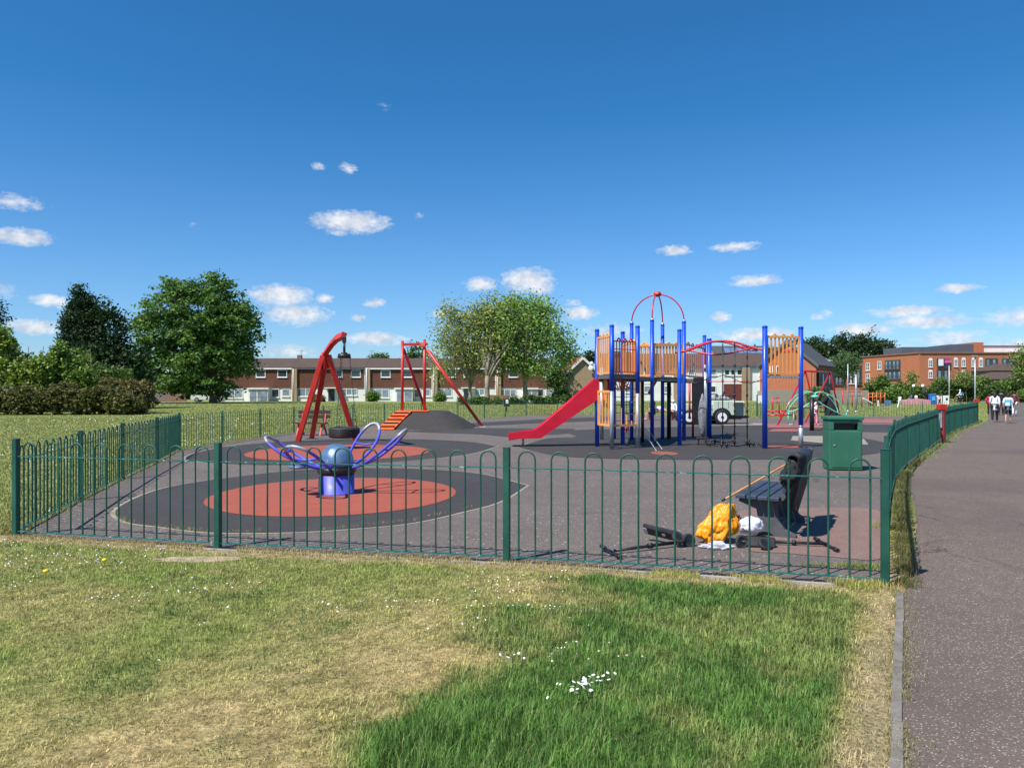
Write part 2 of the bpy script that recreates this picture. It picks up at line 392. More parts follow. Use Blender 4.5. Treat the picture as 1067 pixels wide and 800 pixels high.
tint = t.mix(t.ramp(sx.outputs[2], .0, .34), (.8, 1.06, 1.45), (.27, .87, 1.27)); skyc = t.mix(1.0, sky.outputs[0], tint, 'MULTIPLY')
t.l(t.mix(dens, skyc, ccol), bg.inputs[0]); bg.inputs[1].default_value = .082
vs = sc.view_settings; vs.view_transform = 'Standard'; vs.look = 'None'; vs.gamma = 1; vs.use_curve_mapping = False; vs.exposure = 0.38
sc.cycles.max_bounces = 6; sc.cycles.transparent_max_bounces = 8; sc.cycles.use_denoising = True

# ------------------------------------------------------------------ layout curves
LF = [(-5.51, 8.53), (-6.35, 11.3), (-7.15, 14.1), (-8.0, 17.3), (-9.1, 21.0)]
FF = [(-5.51, 8.53), (-3.01, 7.86), (-.05, 7.22), (3.08, 6.34)]
def catmull(pts, k=12):
    pts = [Vector((*p, 0)) if len(p) == 2 else Vector(p) for p in pts]; out = []
    q = [pts[0] * 2 - pts[1]] + pts + [pts[-1] * 2 - pts[-2]]
    for i in range(1, len(q) - 2):
        for j in range(k):
            s = j / k
            out.append(.5 * ((2 * q[i]) + (-q[i - 1] + q[i + 1]) * s + (2 * q[i - 1] - 5 * q[i] + 4 * q[i + 1] - q[i + 2]) * s * s + (-q[i - 1] + 3 * q[i] - 3 * q[i + 1] + q[i + 2]) * s ** 3))
    out.append(pts[-1]); return out
def resample(c, step):
    L = [0]
    for a, b in zip(c, c[1:]): L.append(L[-1] + (b - a).length)
    n = max(1, round(L[-1] / step)); out = []
    for i in range(n + 1):
        s = L[-1] * i / n; k = 0
        while k < len(L) - 2 and L[k + 1] < s: k += 1
        out.append(c[k].lerp(c[k + 1], (s - L[k]) / max(1e-9, L[k + 1] - L[k])))
    return out
RFc = catmull([(3.08, 6.34), (4.9, 10), (7.55, 15), (12.0, 22), (18, 31.2), (24.9, 41), (27.2, 45.6)])
BFc = catmull([(-9.1, 21), (-9.0, 24.6), (-8.7, 28), (-7.85, 33.7), (-6.2, 38.8), (-2.6, 44), (-.4, 48.6), (2.2, 52.6), (7, 53.5), (11, 50), (14.6, 46.5), (18, 47), (22, 49), (25, 49), (27.2, 45.6)])
RF = resample(RFc, 2.9); BF = resample(BFc, 2.9)
PLAY = [Vector((*p, 0)) for p in FF[::-1]] + [Vector((*p, 0)) for p in LF[1:]] + BFc[1:-1] + RFc[::-1][:-1]
# path: 4 m ribbon beside the right fence
pl = catmull([(-.6, -1.4), (1.67, 3.3), (3.17, 6.2), (4.2, 8.0), (5.25, 10), (7.82, 15), (12.28, 22), (18.3, 31.2), (25.3, 41), (32.6, 52.5), (41, 66), (50, 80), (62, 98), (80, 125), (100, 150)])
def off(c, d):
    out = []
    for i, p in enumerate(c):
        tg = (c[min(i + 1, len(c) - 1)] - c[max(i - 1, 0)]).normalized(); out.append(p + Vector((tg.y, -tg.x, 0)) * d)
    return out
pr = off(pl, 4.6)
def inside(poly, x, y):
    x = np.asarray(x); y = np.asarray(y); r = np.zeros(x.shape, bool); n = len(poly)
    for i in range(n):
        x1, y1 = poly[i][0], poly[i][1]; x2, y2 = poly[(i + 1) % n][0], poly[(i + 1) % n][1]
        if y1 == y2: continue
        c = ((y1 > y) != (y2 > y)) & (x < (x2 - x1) * (y - y1) / (y2 - y1) + x1); r ^= c
    return r
PATH = pl + pr[::-1]
def vnoise(x, y, s, seed=0):                     # smooth value noise on numpy arrays
    x = x * s; y = y * s; xi = np.floor(x).astype(int); yi = np.floor(y).astype(int); fx = x - xi; fy = y - yi
    def h(a, b):
        n = (a * 374761393 + b * 668265263 + seed * 1442695041) & 0x7fffffff; n = ((n ^ (n >> 13)) * 1274126177) & 0x7fffffff
        return ((n ^ (n >> 16)) & 0xffff) / 65535.0
    fx = fx * fx * (3 - 2 * fx); fy = fy * fy * (3 - 2 * fy)
    return (h(xi, yi) * (1 - fx) + h(xi + 1, yi) * fx) * (1 - fy) + (h(xi, yi + 1) * (1 - fx) + h(xi + 1, yi + 1) * fx) * fy
def fbm(x, y, s, seed=0, o=4):
    r = 0; a = .5; tt = 0
    for k in range(o): r = r + a * vnoise(x, y, s * 2 ** k, seed + k); tt += a; a *= .55
    return r / tt
def sst(v, a, b): u = np.clip((v - a) / (b - a), 0, 1); return u * u * (3 - 2 * u)
def fence_line(x): return np.interp(x, [-5.51, -3.01, -.05, 3.08], [8.53, 7.86, 7.22, 6.34])
def edge_x(y): return np.interp(y, [-1.4, 3.3, 6.2, 10, 15], [-.6, 1.67, 3.17, 5.25, 7.95])
def masks(x, y):                                 # lush 0..1, dry 0..1
    n = fbm(x, y, .9, 3); n2 = fbm(x, y, 3.2, 11); n3 = fbm(x, y, .35, 21)
    bx = np.interp(y, [2.5, 3.3, 3.9, 4.4, 5.5, 6.7, 8], [-.95, -.75, -.75, -.1, .2, .5, .9])
    lush = sst(x - bx + (n - .5) * 1.5 + (n2 - .5) * 1.0, -.5, .4)
    lush = lush * (.8 + .2 * sst(fbm(x, y, 1.7, 91), .36, .56))
    lush = np.maximum(lush, sst(1 - np.hypot((x - .05) / 1.0, (y - 3.5) / .8) + (n2 - .5) * .5, 0, .3))
    ex = edge_x(y) - x
    lush = lush * sst(ex + (n2 - .5) * .5, .12, .45)
    lush = lush * (1 - sst(.55 - np.hypot((x - 1.2) / 1.1, (y - 3.15) / .8), 0, .4) * .0)
    f = fence_line(x) - y
    lush = lush * sst(f + (n2 - .5) * .4, .12, .5)
    back = sst(-x + (y - 4.2) * .9 - 1.6 + (n - .5) * 2.2, -.8, 1.2) * .55      # greener far left
    base = .28 + (n - .5) * .8 + (n2 - .5) * .5 + back * .6
    base = base - .25 * sst(1.2 - np.hypot((x + .6) / 1.1, (y - 4.7) / .7), 0, 1) - .2 * sst(1.1 - np.hypot((x + 2.2) / 1.3, (y - 3.6) / .8), 0, 1)
    green = np.clip(np.maximum(base, lush), 0, 1)
    straw = np.maximum(sst(.34 - f + (n2 - .5) * .25, 0, .25) * (x < 3.2) * (y < 9), sst(.36 - ex + (n2 - .5) * .35, 0, .25) * (y < 7.5))
    green = green * (1 - .85 * straw)
    return np.clip(lush, 0, 1), green, straw
def lawn_colour(x, y, r):                        # r: per-sample random
    lush, g, straw = masks(x, y)
    dry = np.stack([.33 + .52 * r, .25 + .4 * r, .1 + .2 * r], -1)
    gr = np.stack([.14 + .17 * r, .235 + .18 * r, .04 + .04 * r], -1)
    lu = np.stack([.06 + .14 * r, .155 + .19 * r, .025 + .05 * r], -1)
    st = np.stack([.46 + .14 * r, .36 + .12 * r, .2 + .09 * r], -1)
    gg = gr * (1 - lush[..., None]) + lu * lush[..., None]
    c = dry * (1 - g[..., None]) + gg * g[..., None]
    return c * (1 - straw[..., None] * .8) + st * straw[..., None] * .8, lush, g, straw

# ------------------------------------------------------------------ ground sheet
def axis(a, b, fa, fb, step, far):
    ax = list(np.arange(fa, fb, step)); s = step
    x = fb
    while x < b: ax.append(x); s = min(far, s * 1.13); x += s
    ax.append(b); s = step; x = fa - step
    while x > a: ax.append(x); s = min(far, s * 1.13); x -= s
    ax.append(a); return np.array(sorted(ax))
gx = axis(-900, 1100, -8, 5, .06, 60); gy = axis(-60, 1500, 2.2, 9.2, .06, 60)
XX, YY = np.meshgrid(gx, gy); nx, ny = len(gx), len(gy)
zz = 0.18 * sst(YY, 58, 110)
near = (YY < 12) & (YY > 1) & (abs(XX) < 14)
zz = zz + np.where(near, -.008 + (fbm(XX, YY, 1.2, 31) - .5) * .035 * sst(fence_line(XX) - YY, .1, .8) * sst(edge_x(YY) - XX, .1, .6) * (YY > 1.5), -.008)
verts = np.stack([XX.ravel(), YY.ravel(), zz.ravel()], -1)
ii = (np.arange(ny - 1)[:, None] * nx + np.arange(nx - 1)[None, :]).ravel()
quads = np.stack([ii, ii + 1, ii + nx + 1, ii + nx], -1)
def np_mesh(name, verts, quads, colour=None, smooth=False):
    me = bpy.data.meshes.new(name); k = quads.shape[1]
    me.vertices.add(len(verts)); me.vertices.foreach_set('co', verts.astype(np.float32).ravel())
    me.loops.add(len(quads) * k); me.loops.foreach_set('vertex_index', quads.astype(np.int32).ravel())
    me.polygons.add(len(quads)); me.polygons.foreach_set('loop_start', np.arange(0, len(quads) * k, k, dtype=np.int32))
    if smooth: me.polygons.foreach_set('use_smooth', np.ones(len(quads), bool))
    if colour is not None:
        a = me.attributes.new('tint', 'FLOAT_COLOR', 'POINT')
        c4 = np.concatenate([colour, np.ones((len(colour), 1))], 1).astype(np.float32); a.data.foreach_set('color', c4.ravel())
    me.update(calc_edges=True); me.validate(); return me
gcol, glush, ggreen, gstraw = lawn_colour(XX.ravel(), YY.ravel(), rng.random(XX.size) * .9)
gm, t, b = newmat('lawn_ground'); p = wpos(t)
at = t.n('ShaderNodeAttribute'); at.attribute_name = 'tint'
n1 = t.noise(p, 38, 5, .7); n2 = t.noise(p, 7, 4, .6)
near_c = t.mix(t.ramp(n1.outputs[0], .35, .68), t.mix(.75, at.outputs[0], (.045, .04, .018)), at.outputs[0])
f1 = t.noise(p, .16, 5, .6); f2 = t.noise(t.vm('MULTIPLY', p, (.5, 1, 1)).outputs[0], 1.6, 6, .68); f3 = t.noise(t.vm('MULTIPLY', p, (1, .5, 1)).outputs[0], 9, 4, .7)
far_c = t.mix(t.ramp(f1.outputs[0], .35, .65), (.16, .2, .05), (.31, .3, .115))
far_c = t.mix(t.ramp(f2.outputs[0], .38, .66), far_c, (.12, .2, .04))
far_c = t.mix(t.ramp(f3.outputs[0], .5, .75, 0, .55), far_c, (.42, .39, .19))
fb_ = t.noise(t.vm('MULTIPLY', p, (.6, 1.4, 1)).outputs[0], .35, 4, .7); far_c = t.mix(t.ramp(fb_.outputs[0], .55, .7, 0, .5), far_c, (.36, .33, .13))
sep = t.n('ShaderNodeSeparateXYZ'); t.l(p, sep.inputs[0])
fm = t.math('MAXIMUM', t.ramp(sep.outputs[1], 8.8, 10.5), t.ramp(t.math('ABSOLUTE', sep.outputs[0], 0), 7.5, 9))
t.l(t.mix(fm, near_c, far_c), b.inputs['Base Color']); b.inputs['Roughness'].default_value = .95; b.inputs['Specular IOR Level'].default_value = .15
bp = t.n('ShaderNodeBump'); bp.inputs['Strength'].default_value = .8; bp.inputs['Distance'].default_value = .03
t.l(n1.outputs[0], bp.inputs['Height']); t.l(bp.outputs[0], b.inputs['Normal'])
me = np_mesh('lawn', verts, quads, gcol, True)
lawn = part('lawn', me, gm, kind='structure', origin=(0, 0, 0))

# ------------------------------------------------------------------ grass blades
def blades(name, x, y, h, wd, colr, z0, lean=.5, lie=None):
    n = len(x); a = rng.random(n) * 2 * np.pi; ln = (rng.random(n) * lean + .08)
    if lie is not None: ln = ln + lie
    dx, dy = np.cos(a), np.sin(a); px_, py_ = -dy, dx
    o = np.stack([x, y, z0], -1); up = np.array([0, 0, 1.0]); d = np.stack([dx, dy, np.zeros(n)], -1); s = np.stack([px_, py_, np.zeros(n)], -1)
    m = o + d * (h * ln * .35)[:, None] + up * (h * .6 * np.sqrt(np.clip(1 - ln ** 2 * .4, .1, 1)))[:, None]
    tp = o + d * (h * ln)[:, None] + up * (h * np.sqrt(np.clip(1 - (ln) ** 2 * .8, .05, 1)))[:, None]
    w2 = (wd / 2)[:, None]
    v = np.stack([o - s * w2, o + s * w2, m + s * w2 * .8, m - s * w2 * .8, tp + s * w2 * .15, tp - s * w2 * .15], 1).reshape(-1, 3)
    k = np.arange(n)[:, None] * 6
    q = np.concatenate([k + np.array([[0, 1, 2, 3]]), k + np.array([[3, 2, 4, 5]])], 0)
    c = np.repeat(colr, 6, 0)
    me = np_mesh(name, v, q, np.clip(c, 0, 1)); return me
def gz(x, y):
    return -.008 + (fbm(x, y, 1.2, 31) - .5) * .035 * sst(fence_line(x) - y, .1, .8) * sst(edge_x(y) - x, .1, .6)
N = 560000
u = rng.random(N); yy = 2.7 + (8.7 - 2.7) * u ** 1.15; hw = .72 * yy + .3
xx = (rng.random(N) * 2 - 1) * hw
ok = (xx < edge_x(yy) + .03 + .05 * rng.random(N)) & (yy < fence_line(xx) + .02) & ~((xx < -5.5) & (yy > 8.5))
# keep density even per square metre, thinner far away
keep = rng.random(N) < np.clip(hw / hw.max() * 1.0, 0, 1) * np.clip(6.2 / yy, .6, 1)
xx, yy = xx[ok & keep], yy[ok & keep]
dq = (np.hypot((xx - G(207, 582).x) / .45, (yy - G(207, 582).y) / .16) + .5 * (fbm(xx, yy, 7, 9) - .5)) < .95; dq &= rng.random(len(xx)) < .85; xx, yy = xx[~dq], yy[~dq]
r = rng.random(len(xx)) ** 1.15; lc, lu, g, st = lawn_colour(xx, yy, r)
mc = fbm(xx, yy, 9, 131, 3); kp = rng.random(len(xx)) < np.clip(.42 + .34 * g + .6 * lu, 0, 1) * (1 - .35 * st) * (.35 + 1.1 * mc)
lc = lc * (.3 + 1.4 * fbm(xx, yy, 11, 151, 3))[:, None]
wd_ = sst(fbm(xx, yy, 2.3, 171), .6, .66) * (fbm(xx, yy, 7, 173) > .45) * (1 - lu); lc = lc * (1 - .75 * wd_[:, None]) + np.array([.06, .15, .035]) * .75 * wd_[:, None]
xx, yy, lc, lu, g, st = xx[kp], yy[kp], lc[kp], lu[kp], g[kp], st[kp]
nn = fbm(xx, yy, 2.6, 77)
h = (.014 + .016 * g + lu * (.006 + .03 * nn)) * (.6 + .8 * rng.random(len(xx)))
tall = sst(-np.hypot((xx + .1) / .75, (yy - 3.3) / .65) + 1.0, 0, .5); h *= 1 + .9 * tall * lu
yel = rng.random(len(xx)) < .05 * lu + .16 * (1 - g)
lc = np.where(yel[:, None], lc * .4 + np.array([.5, .42, .19]) * .6, lc)
h = np.where((st > .5), h * 1.1, h)
me = blades('grass', xx, yy, h, .0019 + .0013 * rng.random(len(xx)) + .0004 * yy, lc, gz(xx, yy), .75, (1 - g) * .25)
GM = attrmat('grass_blade', 'tint', .6, .3)
part('grass', me, GM, kind='stuff', label='short lawn grass, dry straw coloured at left and lush green at right', cat='grass', origin=(0, 0, 0))
# weeds and longer tufts along fences, on the kerb and in cracks
wx, wy, wh, wc = [], [], [], []
def strip(pts, n, wdt, hh, c, cv=.4):
    for _ in range(n):
        k = random.randrange(len(pts) - 1); p = Vector(pts[k][:2] + (0,) if isinstance(pts[k], tuple) else pts[k]).lerp(Vector(pts[k + 1][:2] + (0,) if isinstance(pts[k + 1], tuple) else pts[k + 1]), random.random())
        x, y = p.x + random.gauss(0, wdt), p.y + random.gauss(0, wdt)
        if mn.noise(Vector((x * 2.2, y * 2.2, 3))) < -.15: continue
        f = 1 + random.uniform(-cv, cv); wx.append(x); wy.append(y); wh.append(hh * random.uniform(.4, 1.3)); wc.append([a * f for a in c])
fl = [tuple(p) for p in FF]
strip([(a[0], a[1] - .06) for a in fl], 11000, .06, .06, (.5, .4, .15))
strip([(1.2, 6.75), (2.2, 6.5), (3.0, 6.25)], 2500, .07, .07, (.4, .42, .1))
ro = off(RFc, .16)
strip([tuple(p)[:2] for p in ro[:30]], 7000, .05, .1, (.17, .2, .055))
strip([tuple(p)[:2] for p in ro[:30]], 5000, .05, .1, (.26, .18, .08))
strip([tuple(p)[:2] for p in ro[30:60]], 5000, .15, .1, (.3, .33, .1))
strip([(a[0], a[1]) for a in LF], 2600, .08, .07, (.35, .33, .12))
strip([tuple(p)[:2] for p in BFc[:60]], 4200, .12, .09, (.35, .36, .12))
strip([(.2, .4), (1.67, 3.3), (3.1, 6.15)], 7500, .032, .026, (.3, .27, .12))
strip([(1.85, 3.4), (3.2, 6.15)], 500, .035, .022, (.28, .26, .12))
rt = [(2.55, 8.2), (3.15, 7.85), (3.5, 7.4), (3.0, 7.05), (2.4, 7.2)]
strip([(2.3, 7.15), (3.0, 7.0), (3.35, 6.95)], 900, .05, .05, (.25, .3, .05)); strip([(4.2, 8.2), (4.4, 9.2)], 500, .07, .06, (.3, .33, .06))
strip([tuple(G(*q))[:2] for q in [(115, 533), (125, 543), (165, 550), (220, 555), (330, 553), (430, 543), (500, 526)]], 900, .03, .045, (.4, .36, .12))
wx, wy, wh, wc = map(np.array, (wx, wy, wh, wc))
me = blades('weeds', wx, wy, wh * np.where((wy > 6.4) & (wy < 8.7) & (wx < 3), .6, 1), .0025 + .003 * rng.random(len(wx)), wc, np.zeros(len(wx)) + .0, .8)
part('weeds', me, GM, kind='stuff', label='straw coloured weeds along the foot of the green fences and the kerb', cat='weeds', origin=(0, 0, 0))
# far lawn tufts
N = 230000; yy = 8.6 + 92 * rng.random(N) ** 1.7; xx = 4 + yy * .0 - rng.random(N) * (yy * .74 + 5); fr = (yy > 46) & (rng.random(N) < .5); xx = np.where(fr, rng.random(N) * yy * .8, xx)
ok = ~inside(PLAY, xx, yy) & ~inside(PATH, xx, yy) & ((xx < 3.5) | (yy > 46)) & ((yy > 9.2) | (xx < -5.6)); xx, yy = xx[ok], yy[ok]
r = rng.random(len(xx)); n = fbm(xx, yy, .5, 5)
c = np.stack([.17 + .24 * r, .21 + .17 * r, .05 + .08 * r], -1) * (.75 + .5 * n)[:, None]
me = blades('meadow_grass', xx, yy, (.03 + .03 * r) * (.7 + .6 * n), .006 + .0009 * yy, c, 0.18 * sst(yy, 58, 110) - .008, .8)
part('meadow_grass', me, GM, kind='stuff', label='yellowish green grass of the park field beyond the playground', cat='grass', origin=(0, 0, 0))

# ------------------------------------------------------------------ daisies
def daisy(mb, x, y, z, r_, tilt):
    n = 7; a0 = random.random() * 6
    c = Vector((x, y, z)); tx = Vector((math.cos(a0) * tilt, math.sin(a0) * tilt, 1)).normalized(); u = tx.orthogonal().normalized(); v = tx.cross(u)
    pts = []
    for k in range(n * 2):
        a = math.pi * k / n; rr = r_ * (1 if k % 2 == 0 else .72); pts.append(c + u * math.cos(a) * rr + v * math.sin(a) * rr)
    mb.add(pts + [c + tx * r_ * .25], [(k, (k + 1) % (2 * n), 2 * n) for k in range(2 * n)])
DM = paint('daisy_petals', (.85, .85, .82), .7, var=.05); YM = paint('dandelion_yellow', (.85, .65, .02), .7, var=.1)
mb = MB(); cnt = 0
while cnt < 620:
    y = 3 + 5.6 * random.random(); x = random.uniform(-.72, .2) * y
    if y > fence_line(x) - .12 or (x < -5.5 and y > 8.5): continue
    c = float(fbm(np.array([x]), np.array([y]), 1.1, 55)[0]) + .13 * (y > 5.5) + .1 * (x < -2) - .1 * (y < 4.4)
    if c < .6 + random.random() * .12: continue
    daisy(mb, x, y, float(gz(np.array([x]), np.array([y]))[0]) + .025 + .02 * random.random(), random.uniform(.0045, .0085), .6); cnt += 1
for _ in range(3600):
    y = 9 + 40 * random.random() ** 1.4; x = 3 - random.random() * (y * .72 + 3)
    if inside(PLAY, np.array([x]), np.array([y]))[0] or (y < 9.6 and x > -5.6): continue
    if float(fbm(np.array([x]), np.array([y]), .45, 55)[0]) < .46 + random.random() * .2: continue
    daisy(mb, x, y, .04, random.uniform(.012, .018) * (1 + y / 50), .9)
part('daisies', mb, DM, kind='stuff', label='tiny white daisies scattered through the lawn', cat='daisies', origin=(0, 0, 0))
dd = None
rp = random.Random(4)
for k in range(46):
    if k < 38: px, py = rp.gauss(606, 19), 0; py = 727 - (px - 606) * .22 + rp.gauss(0, 4.5)
    else: px, py = rp.gauss(538, 8), rp.gauss(696, 1.5)
    g_ = G(px, py); z = float(gz(np.array([g_.x]), np.array([g_.y]))[0]) + .088
    if dd is None:
        m_ = MB(); daisy(m_, 0, 0, 0, .0105, .5); dd = part('daisy', m_, DM, origin=(0, 0, 0), label='white daisy flower in the clustered patch on the green foreground lawn', cat='daisy', group='daisies clustered in the foreground lawn'); dd.location = (g_.x, g_.y, z)
    else:
        c = dd.copy(); col.objects.link(c); c.location = (g_.x, g_.y, z); c.scale = (rp.uniform(.7, 1.25),) * 3; c.rotation_euler = (rp.uniform(-.3, .3), rp.uniform(-.3, .3), rp.uniform(0, 6))
for (px, py, lb) in ((109, 589, 'yellow dandelion near the front fence, the right one of two'), (48, 601, 'yellow dandelion near the left corner post, the left one of two')):
    g_ = G(px, py); m_ = MB()
    m_.lathe((g_.x, g_.y, 0), [(.003, 0), (.003, .035), (.02, .045), (.024, .055), (.015, .065), (.0, .068)], 10)
    part('dandelion', m_, YM, label=lb, cat='dandelion', group='dandelions in the lawn')

# ------------------------------------------------------------------ surfaces
def surf(name, poly, z, mat, label=None):
    m_ = MB(); m_.sheet([tuple(p)[:2] for p in poly], z); return part(name, m_, mat, kind='structure', origin=(0, 0, 0))
surf('playground_surface', PLAY, .004, M['asphalt'])
m_ = MB(); n = len(pl)
for i in range(n):
    for k in range(9):
        q = pl[i].lerp(pr[i], k / 8); m_.v.append((q.x, q.y, .004 + rise(q.y)))
m_.f = [(i * 9 + k, i * 9 + k + 1, (i + 1) * 9 + k + 1, (i + 1) * 9 + k) for i in range(n - 1) for k in range(8)]; m_.sm = [False] * len(m_.f)
part('path', m_, M['pathm'], kind='structure', origin=(0, 0, 0))
# road in front of far flats
m_ = MB(); m_.sheet([(45, 112), (170, 104), (170, 112), (50, 122)], .19); part('road', m_, M['pathm'], kind='structure', origin=(0, 0, 0))
# kerb stones
m_ = MB(); a, b_ = Vector((.2, .45, 0)), Vector((3.06, 6.06, 0)); L = (b_ - a).length; k = 0
while k * .915 < L:
    p, q = a.lerp(b_, k * .915 / L), a.lerp(b_, min(1, (k * .915 + .9) / L)); j = Vector((random.uniform(-.008, .008), 0, random.uniform(-.006, .004)))
    m_.beam(p + Vector((0, 0, -.04)) + j, q + Vector((0, 0, -.04)) + j * .4, .052, .12); k += 1
part('kerb', m_, paint('worn_kerb', (.19, .165, .145), .95, var=.35, scale=7, bump=.6), kind='structure', origin=(0, 0, 0), bevel=.006)
m_ = MB()
for a, b_ in zip(FF, FF[1:]):
    m_.beam((a[0], a[1] - .06, -.03), (b_[0] - .01, b_[1] - .06, -.03), .05, .07)
part('edging', m_, M['concrete'], kind='structure', origin=(0, 0, 0))
# rubber safety surfaces: smooth outlines read off the photo and laid on the ground
def smooth_px(pts, k=8, closed=True):
    g_ = [G(*p) for p in pts]; n = len(g_); out = []
    for i in range(n):
        p0, p1, p2, p3 = g_[i - 1], g_[i], g_[(i + 1) % n], g_[(i + 2) % n]
        for j in range(k):
            s = j / k; out.append(.5 * ((2 * p1) + (-p0 + p2) * s + (2 * p0 - 5 * p1 + 4 * p2 - p3) * s * s + (-p0 + 3 * p1 - 3 * p2 + p3) * s ** 3))
    return out
def grow(poly, d):
    c = sum(poly, Vector()) / len(poly); return [p + (p - c).normalized() * d for p in poly]
mat1 = [G(549, 506)] + catmull([tuple(G(*q))[:2] for q in [(549, 506), (520, 523), (480, 534), (430, 545), (370, 551), (300, 555), (220, 555), (165, 549), (132, 544), (120, 534), (138, 521), (175, 508), (230, 499), (300, 491), (370, 488), (440, 489), (500, 494), (549, 506)]], 8)[1:-1]
surf('concrete_surround', grow(mat1, .055), .007, M['palecon']); surf('rubber_mat', mat1, .011, M['rubber'])
def disc(px, py, rx, ry, name, mat, z):
    c = G(px, py); surf(name, [(c.x + rx * math.cos(a / 36 * math.pi), c.y + ry * math.sin(a / 36 * math.pi)) for a in range(72)], z, mat)
surf('red_mat', [(-2.74 + 1.86 * math.cos(a / 36 * math.pi), 11.95 + 2.2 * math.sin(a / 36 * math.pi)) for a in range(72)], .015, M['redrub'])
mat2 = catmull([tuple(G(*q))[:2] for q in [(518, 465), (490, 473), (430, 480), (360, 484), (300, 485), (240, 484), (195, 479), (205, 472), (240, 465), (300, 460), (370, 457.5), (440, 458), (490, 460.5), (518, 465)]], 8)[:-1]
surf('concrete_surround', grow(mat2, .06), .007, M['palecon']); surf('rubber_mat', mat2, .011, M['rubber'])
surf('red_mat', [(-4.55 + 2.35 * math.cos(a / 36 * math.pi), 20.3 + 2.7 * math.sin(a / 36 * math.pi)) for a in range(72)], .015, M['redrub'])
mat3 = catmull([tuple(G(*q))[:2] for q in [(541, 466), (575, 474), (620, 477.5), (700, 479), (790, 479), (860, 478), (925, 470), (925, 462), (880, 452), (905, 447), (860, 443.5), (790, 443), (700, 445), (640, 447), (590, 449), (600, 455), (570, 457), (541, 466)]], 6)[:-1]
surf('rubber_mat', mat3, .011, M['rubber'])
for (px, py, rx, ry) in ((692, 472.5, .33, .6), (818, 465.6, .55, .45)): disc(px, py, rx, ry, 'red_mat', M['redrub'], .015)
surf('rubber_strip', [G(490, 441), G(560, 437), G(640, 434), G(640, 438), G(560, 441), G(495, 444)], .012, M['rubber'])
surf('rubber_mat', [G(410, 449.5), G(500, 452.5), G(530, 455.5), G(590, 452), G(600, 447), G(560, 446.5), G(495, 446)], .009, M['rubber'])
surf('red_mat', [G(798, 442), G(800, 445.5), G(884, 445.5), G(884, 440.5), G(850, 440)], .013, M['pinkrub'])
surf('red_mat', [G(806, 447.3), G(835, 447), G(835, 449.6), G(800, 449.6)], .016, M['pinkrub'])
surf('red_mat', [G(896, 436.5), G(940, 437), G(960, 438.5), G(942, 441), G(896, 440.5)], .013, M['pinkrub'])
surf('rubber_strip', [G(890, 442.5), G(935, 442.5), G(925, 450.5), G(880, 449.5)], .0125, M['rubber'])
surf('pale_surface', [G(826, 454.5), G(858, 454.5), G(900, 457.5), G(905, 463.5), G(860, 462), G(824, 459)], .014, M['palecon'])
surf('concrete_surround', [G(752, 441), G(800, 441), G(800, 443), G(752, 443.3)], .012, M['palecon'])
surf('tarmac_patch', catmull([tuple(G(*q))[:2] for q in [(766, 538), (780, 530.5), (850, 529.5), (915, 532), (917, 560), (917, 583), (870, 581), (815, 576.5), (775, 571), (766, 538)]], 3)[:-1], .009, M['redtar'])

dp_ = []
for a in range(28):
    an = a / 28 * 6.283; c_ = G(207, 582); rr = 1 + .35 * mn.noise(Vector((math.cos(an) * 2, math.sin(an) * 2, 1))); dp_.append((c_.x + .42 * rr * math.cos(an), c_.y - .02 + .13 * rr * math.sin(an)))
surf('dirt_patch', dp_, -.001, paint('dry_dirt', (.36, .27, .17), .95, var=.3, scale=9, bump=.6))
m_ = MB()
# ------------------------------------------------------------------ fences
def hoop_pts(a, b, zb, zt, r_):                  # bow-top picket: up, over, down
    d = (b - a); rad = d.length / 2; d.normalize(); c = (a + b) / 2
    pts = [a + Vector((0, 0, zb))]
    for k in range(9):
        an = math.pi * (1 - k / 8); pts.append(c + d * rad * math.cos(an) + Vector((0, 0, zt - rad + rad * math.sin(an))))
    pts.append(b + Vector((0, 0, zb))); return pts
def fence(label, pts, h, single=False, group=None, sides=6, pr_=.0065, post=.062, mats=('green', 'green_rail'), ends=(True, True), extra=None):
    pts = [Vector((p[0], p[1], 0)) for p in pts]
    rt_ = root('bow_top_fence', pts[0], label, 'fence', group)
    for i, p in enumerate(pts):
        if (i == 0 and not ends[0]) or (i == len(pts) - 1 and not ends[1]): continue
        d = (pts[min(i + 1, len(pts) - 1)] - pts[max(i - 1, 0)]).normalized(); hh = h + .03 + (.05 if (single and i == len(pts) - 1) else 0)
        m_ = MB(); m_.rbox((p.x, p.y, hh / 2 - .01), (post, post, hh + .02), .005, math.atan2(d.y, d.x) + (extra or 0))
        m_.rbox((p.x, p.y, hh + .004), (post + .006, post + .006, .008), .003, math.atan2(d.y, d.x) + (extra or 0))
        part('post', m_, M[mats[0]], rt_)
    for a, b in zip(pts, pts[1:]):
        d = (b - a); L = d.length; d.normalize(); n = max(1, int((L - .12) / .29)); gap = (L - post) / (n * 2)
        zt = h - .0
        rail = MB(); e = d * (post / 2)
        for z in (h - .155, .055): rail.beam(a + e + Vector((0, 0, z)), b - e + Vector((0, 0, z)), .036, .009)
        if single: part('rail', rail, M[mats[1]], rt_)
        pan = MB() if not single else None
        for k in range(n):
            q = a + e + d * (gap * (2 * k + .5)); s = q + d * gap; m_ = MB() if single else pan
            jit = random.uniform(-.006, .006)
            m_.tube(hoop_pts(q + d * jit, s + d * jit, .055, zt + random.uniform(-.004, .004), gap / 2), pr_, sides, cap=False)
            if single: part('hoop', m_, M[mats[0]], rt_)
        if not single:
            part('rail', rail, M[mats[1]], rt_); part('picket_panel', pan, M[mats[0]], rt_)
    return rt_
fence('dark green bow top metal fence along the front of the playground, nearest the camera', FF, 1.04, True, 'playground fences', 8, .0088)
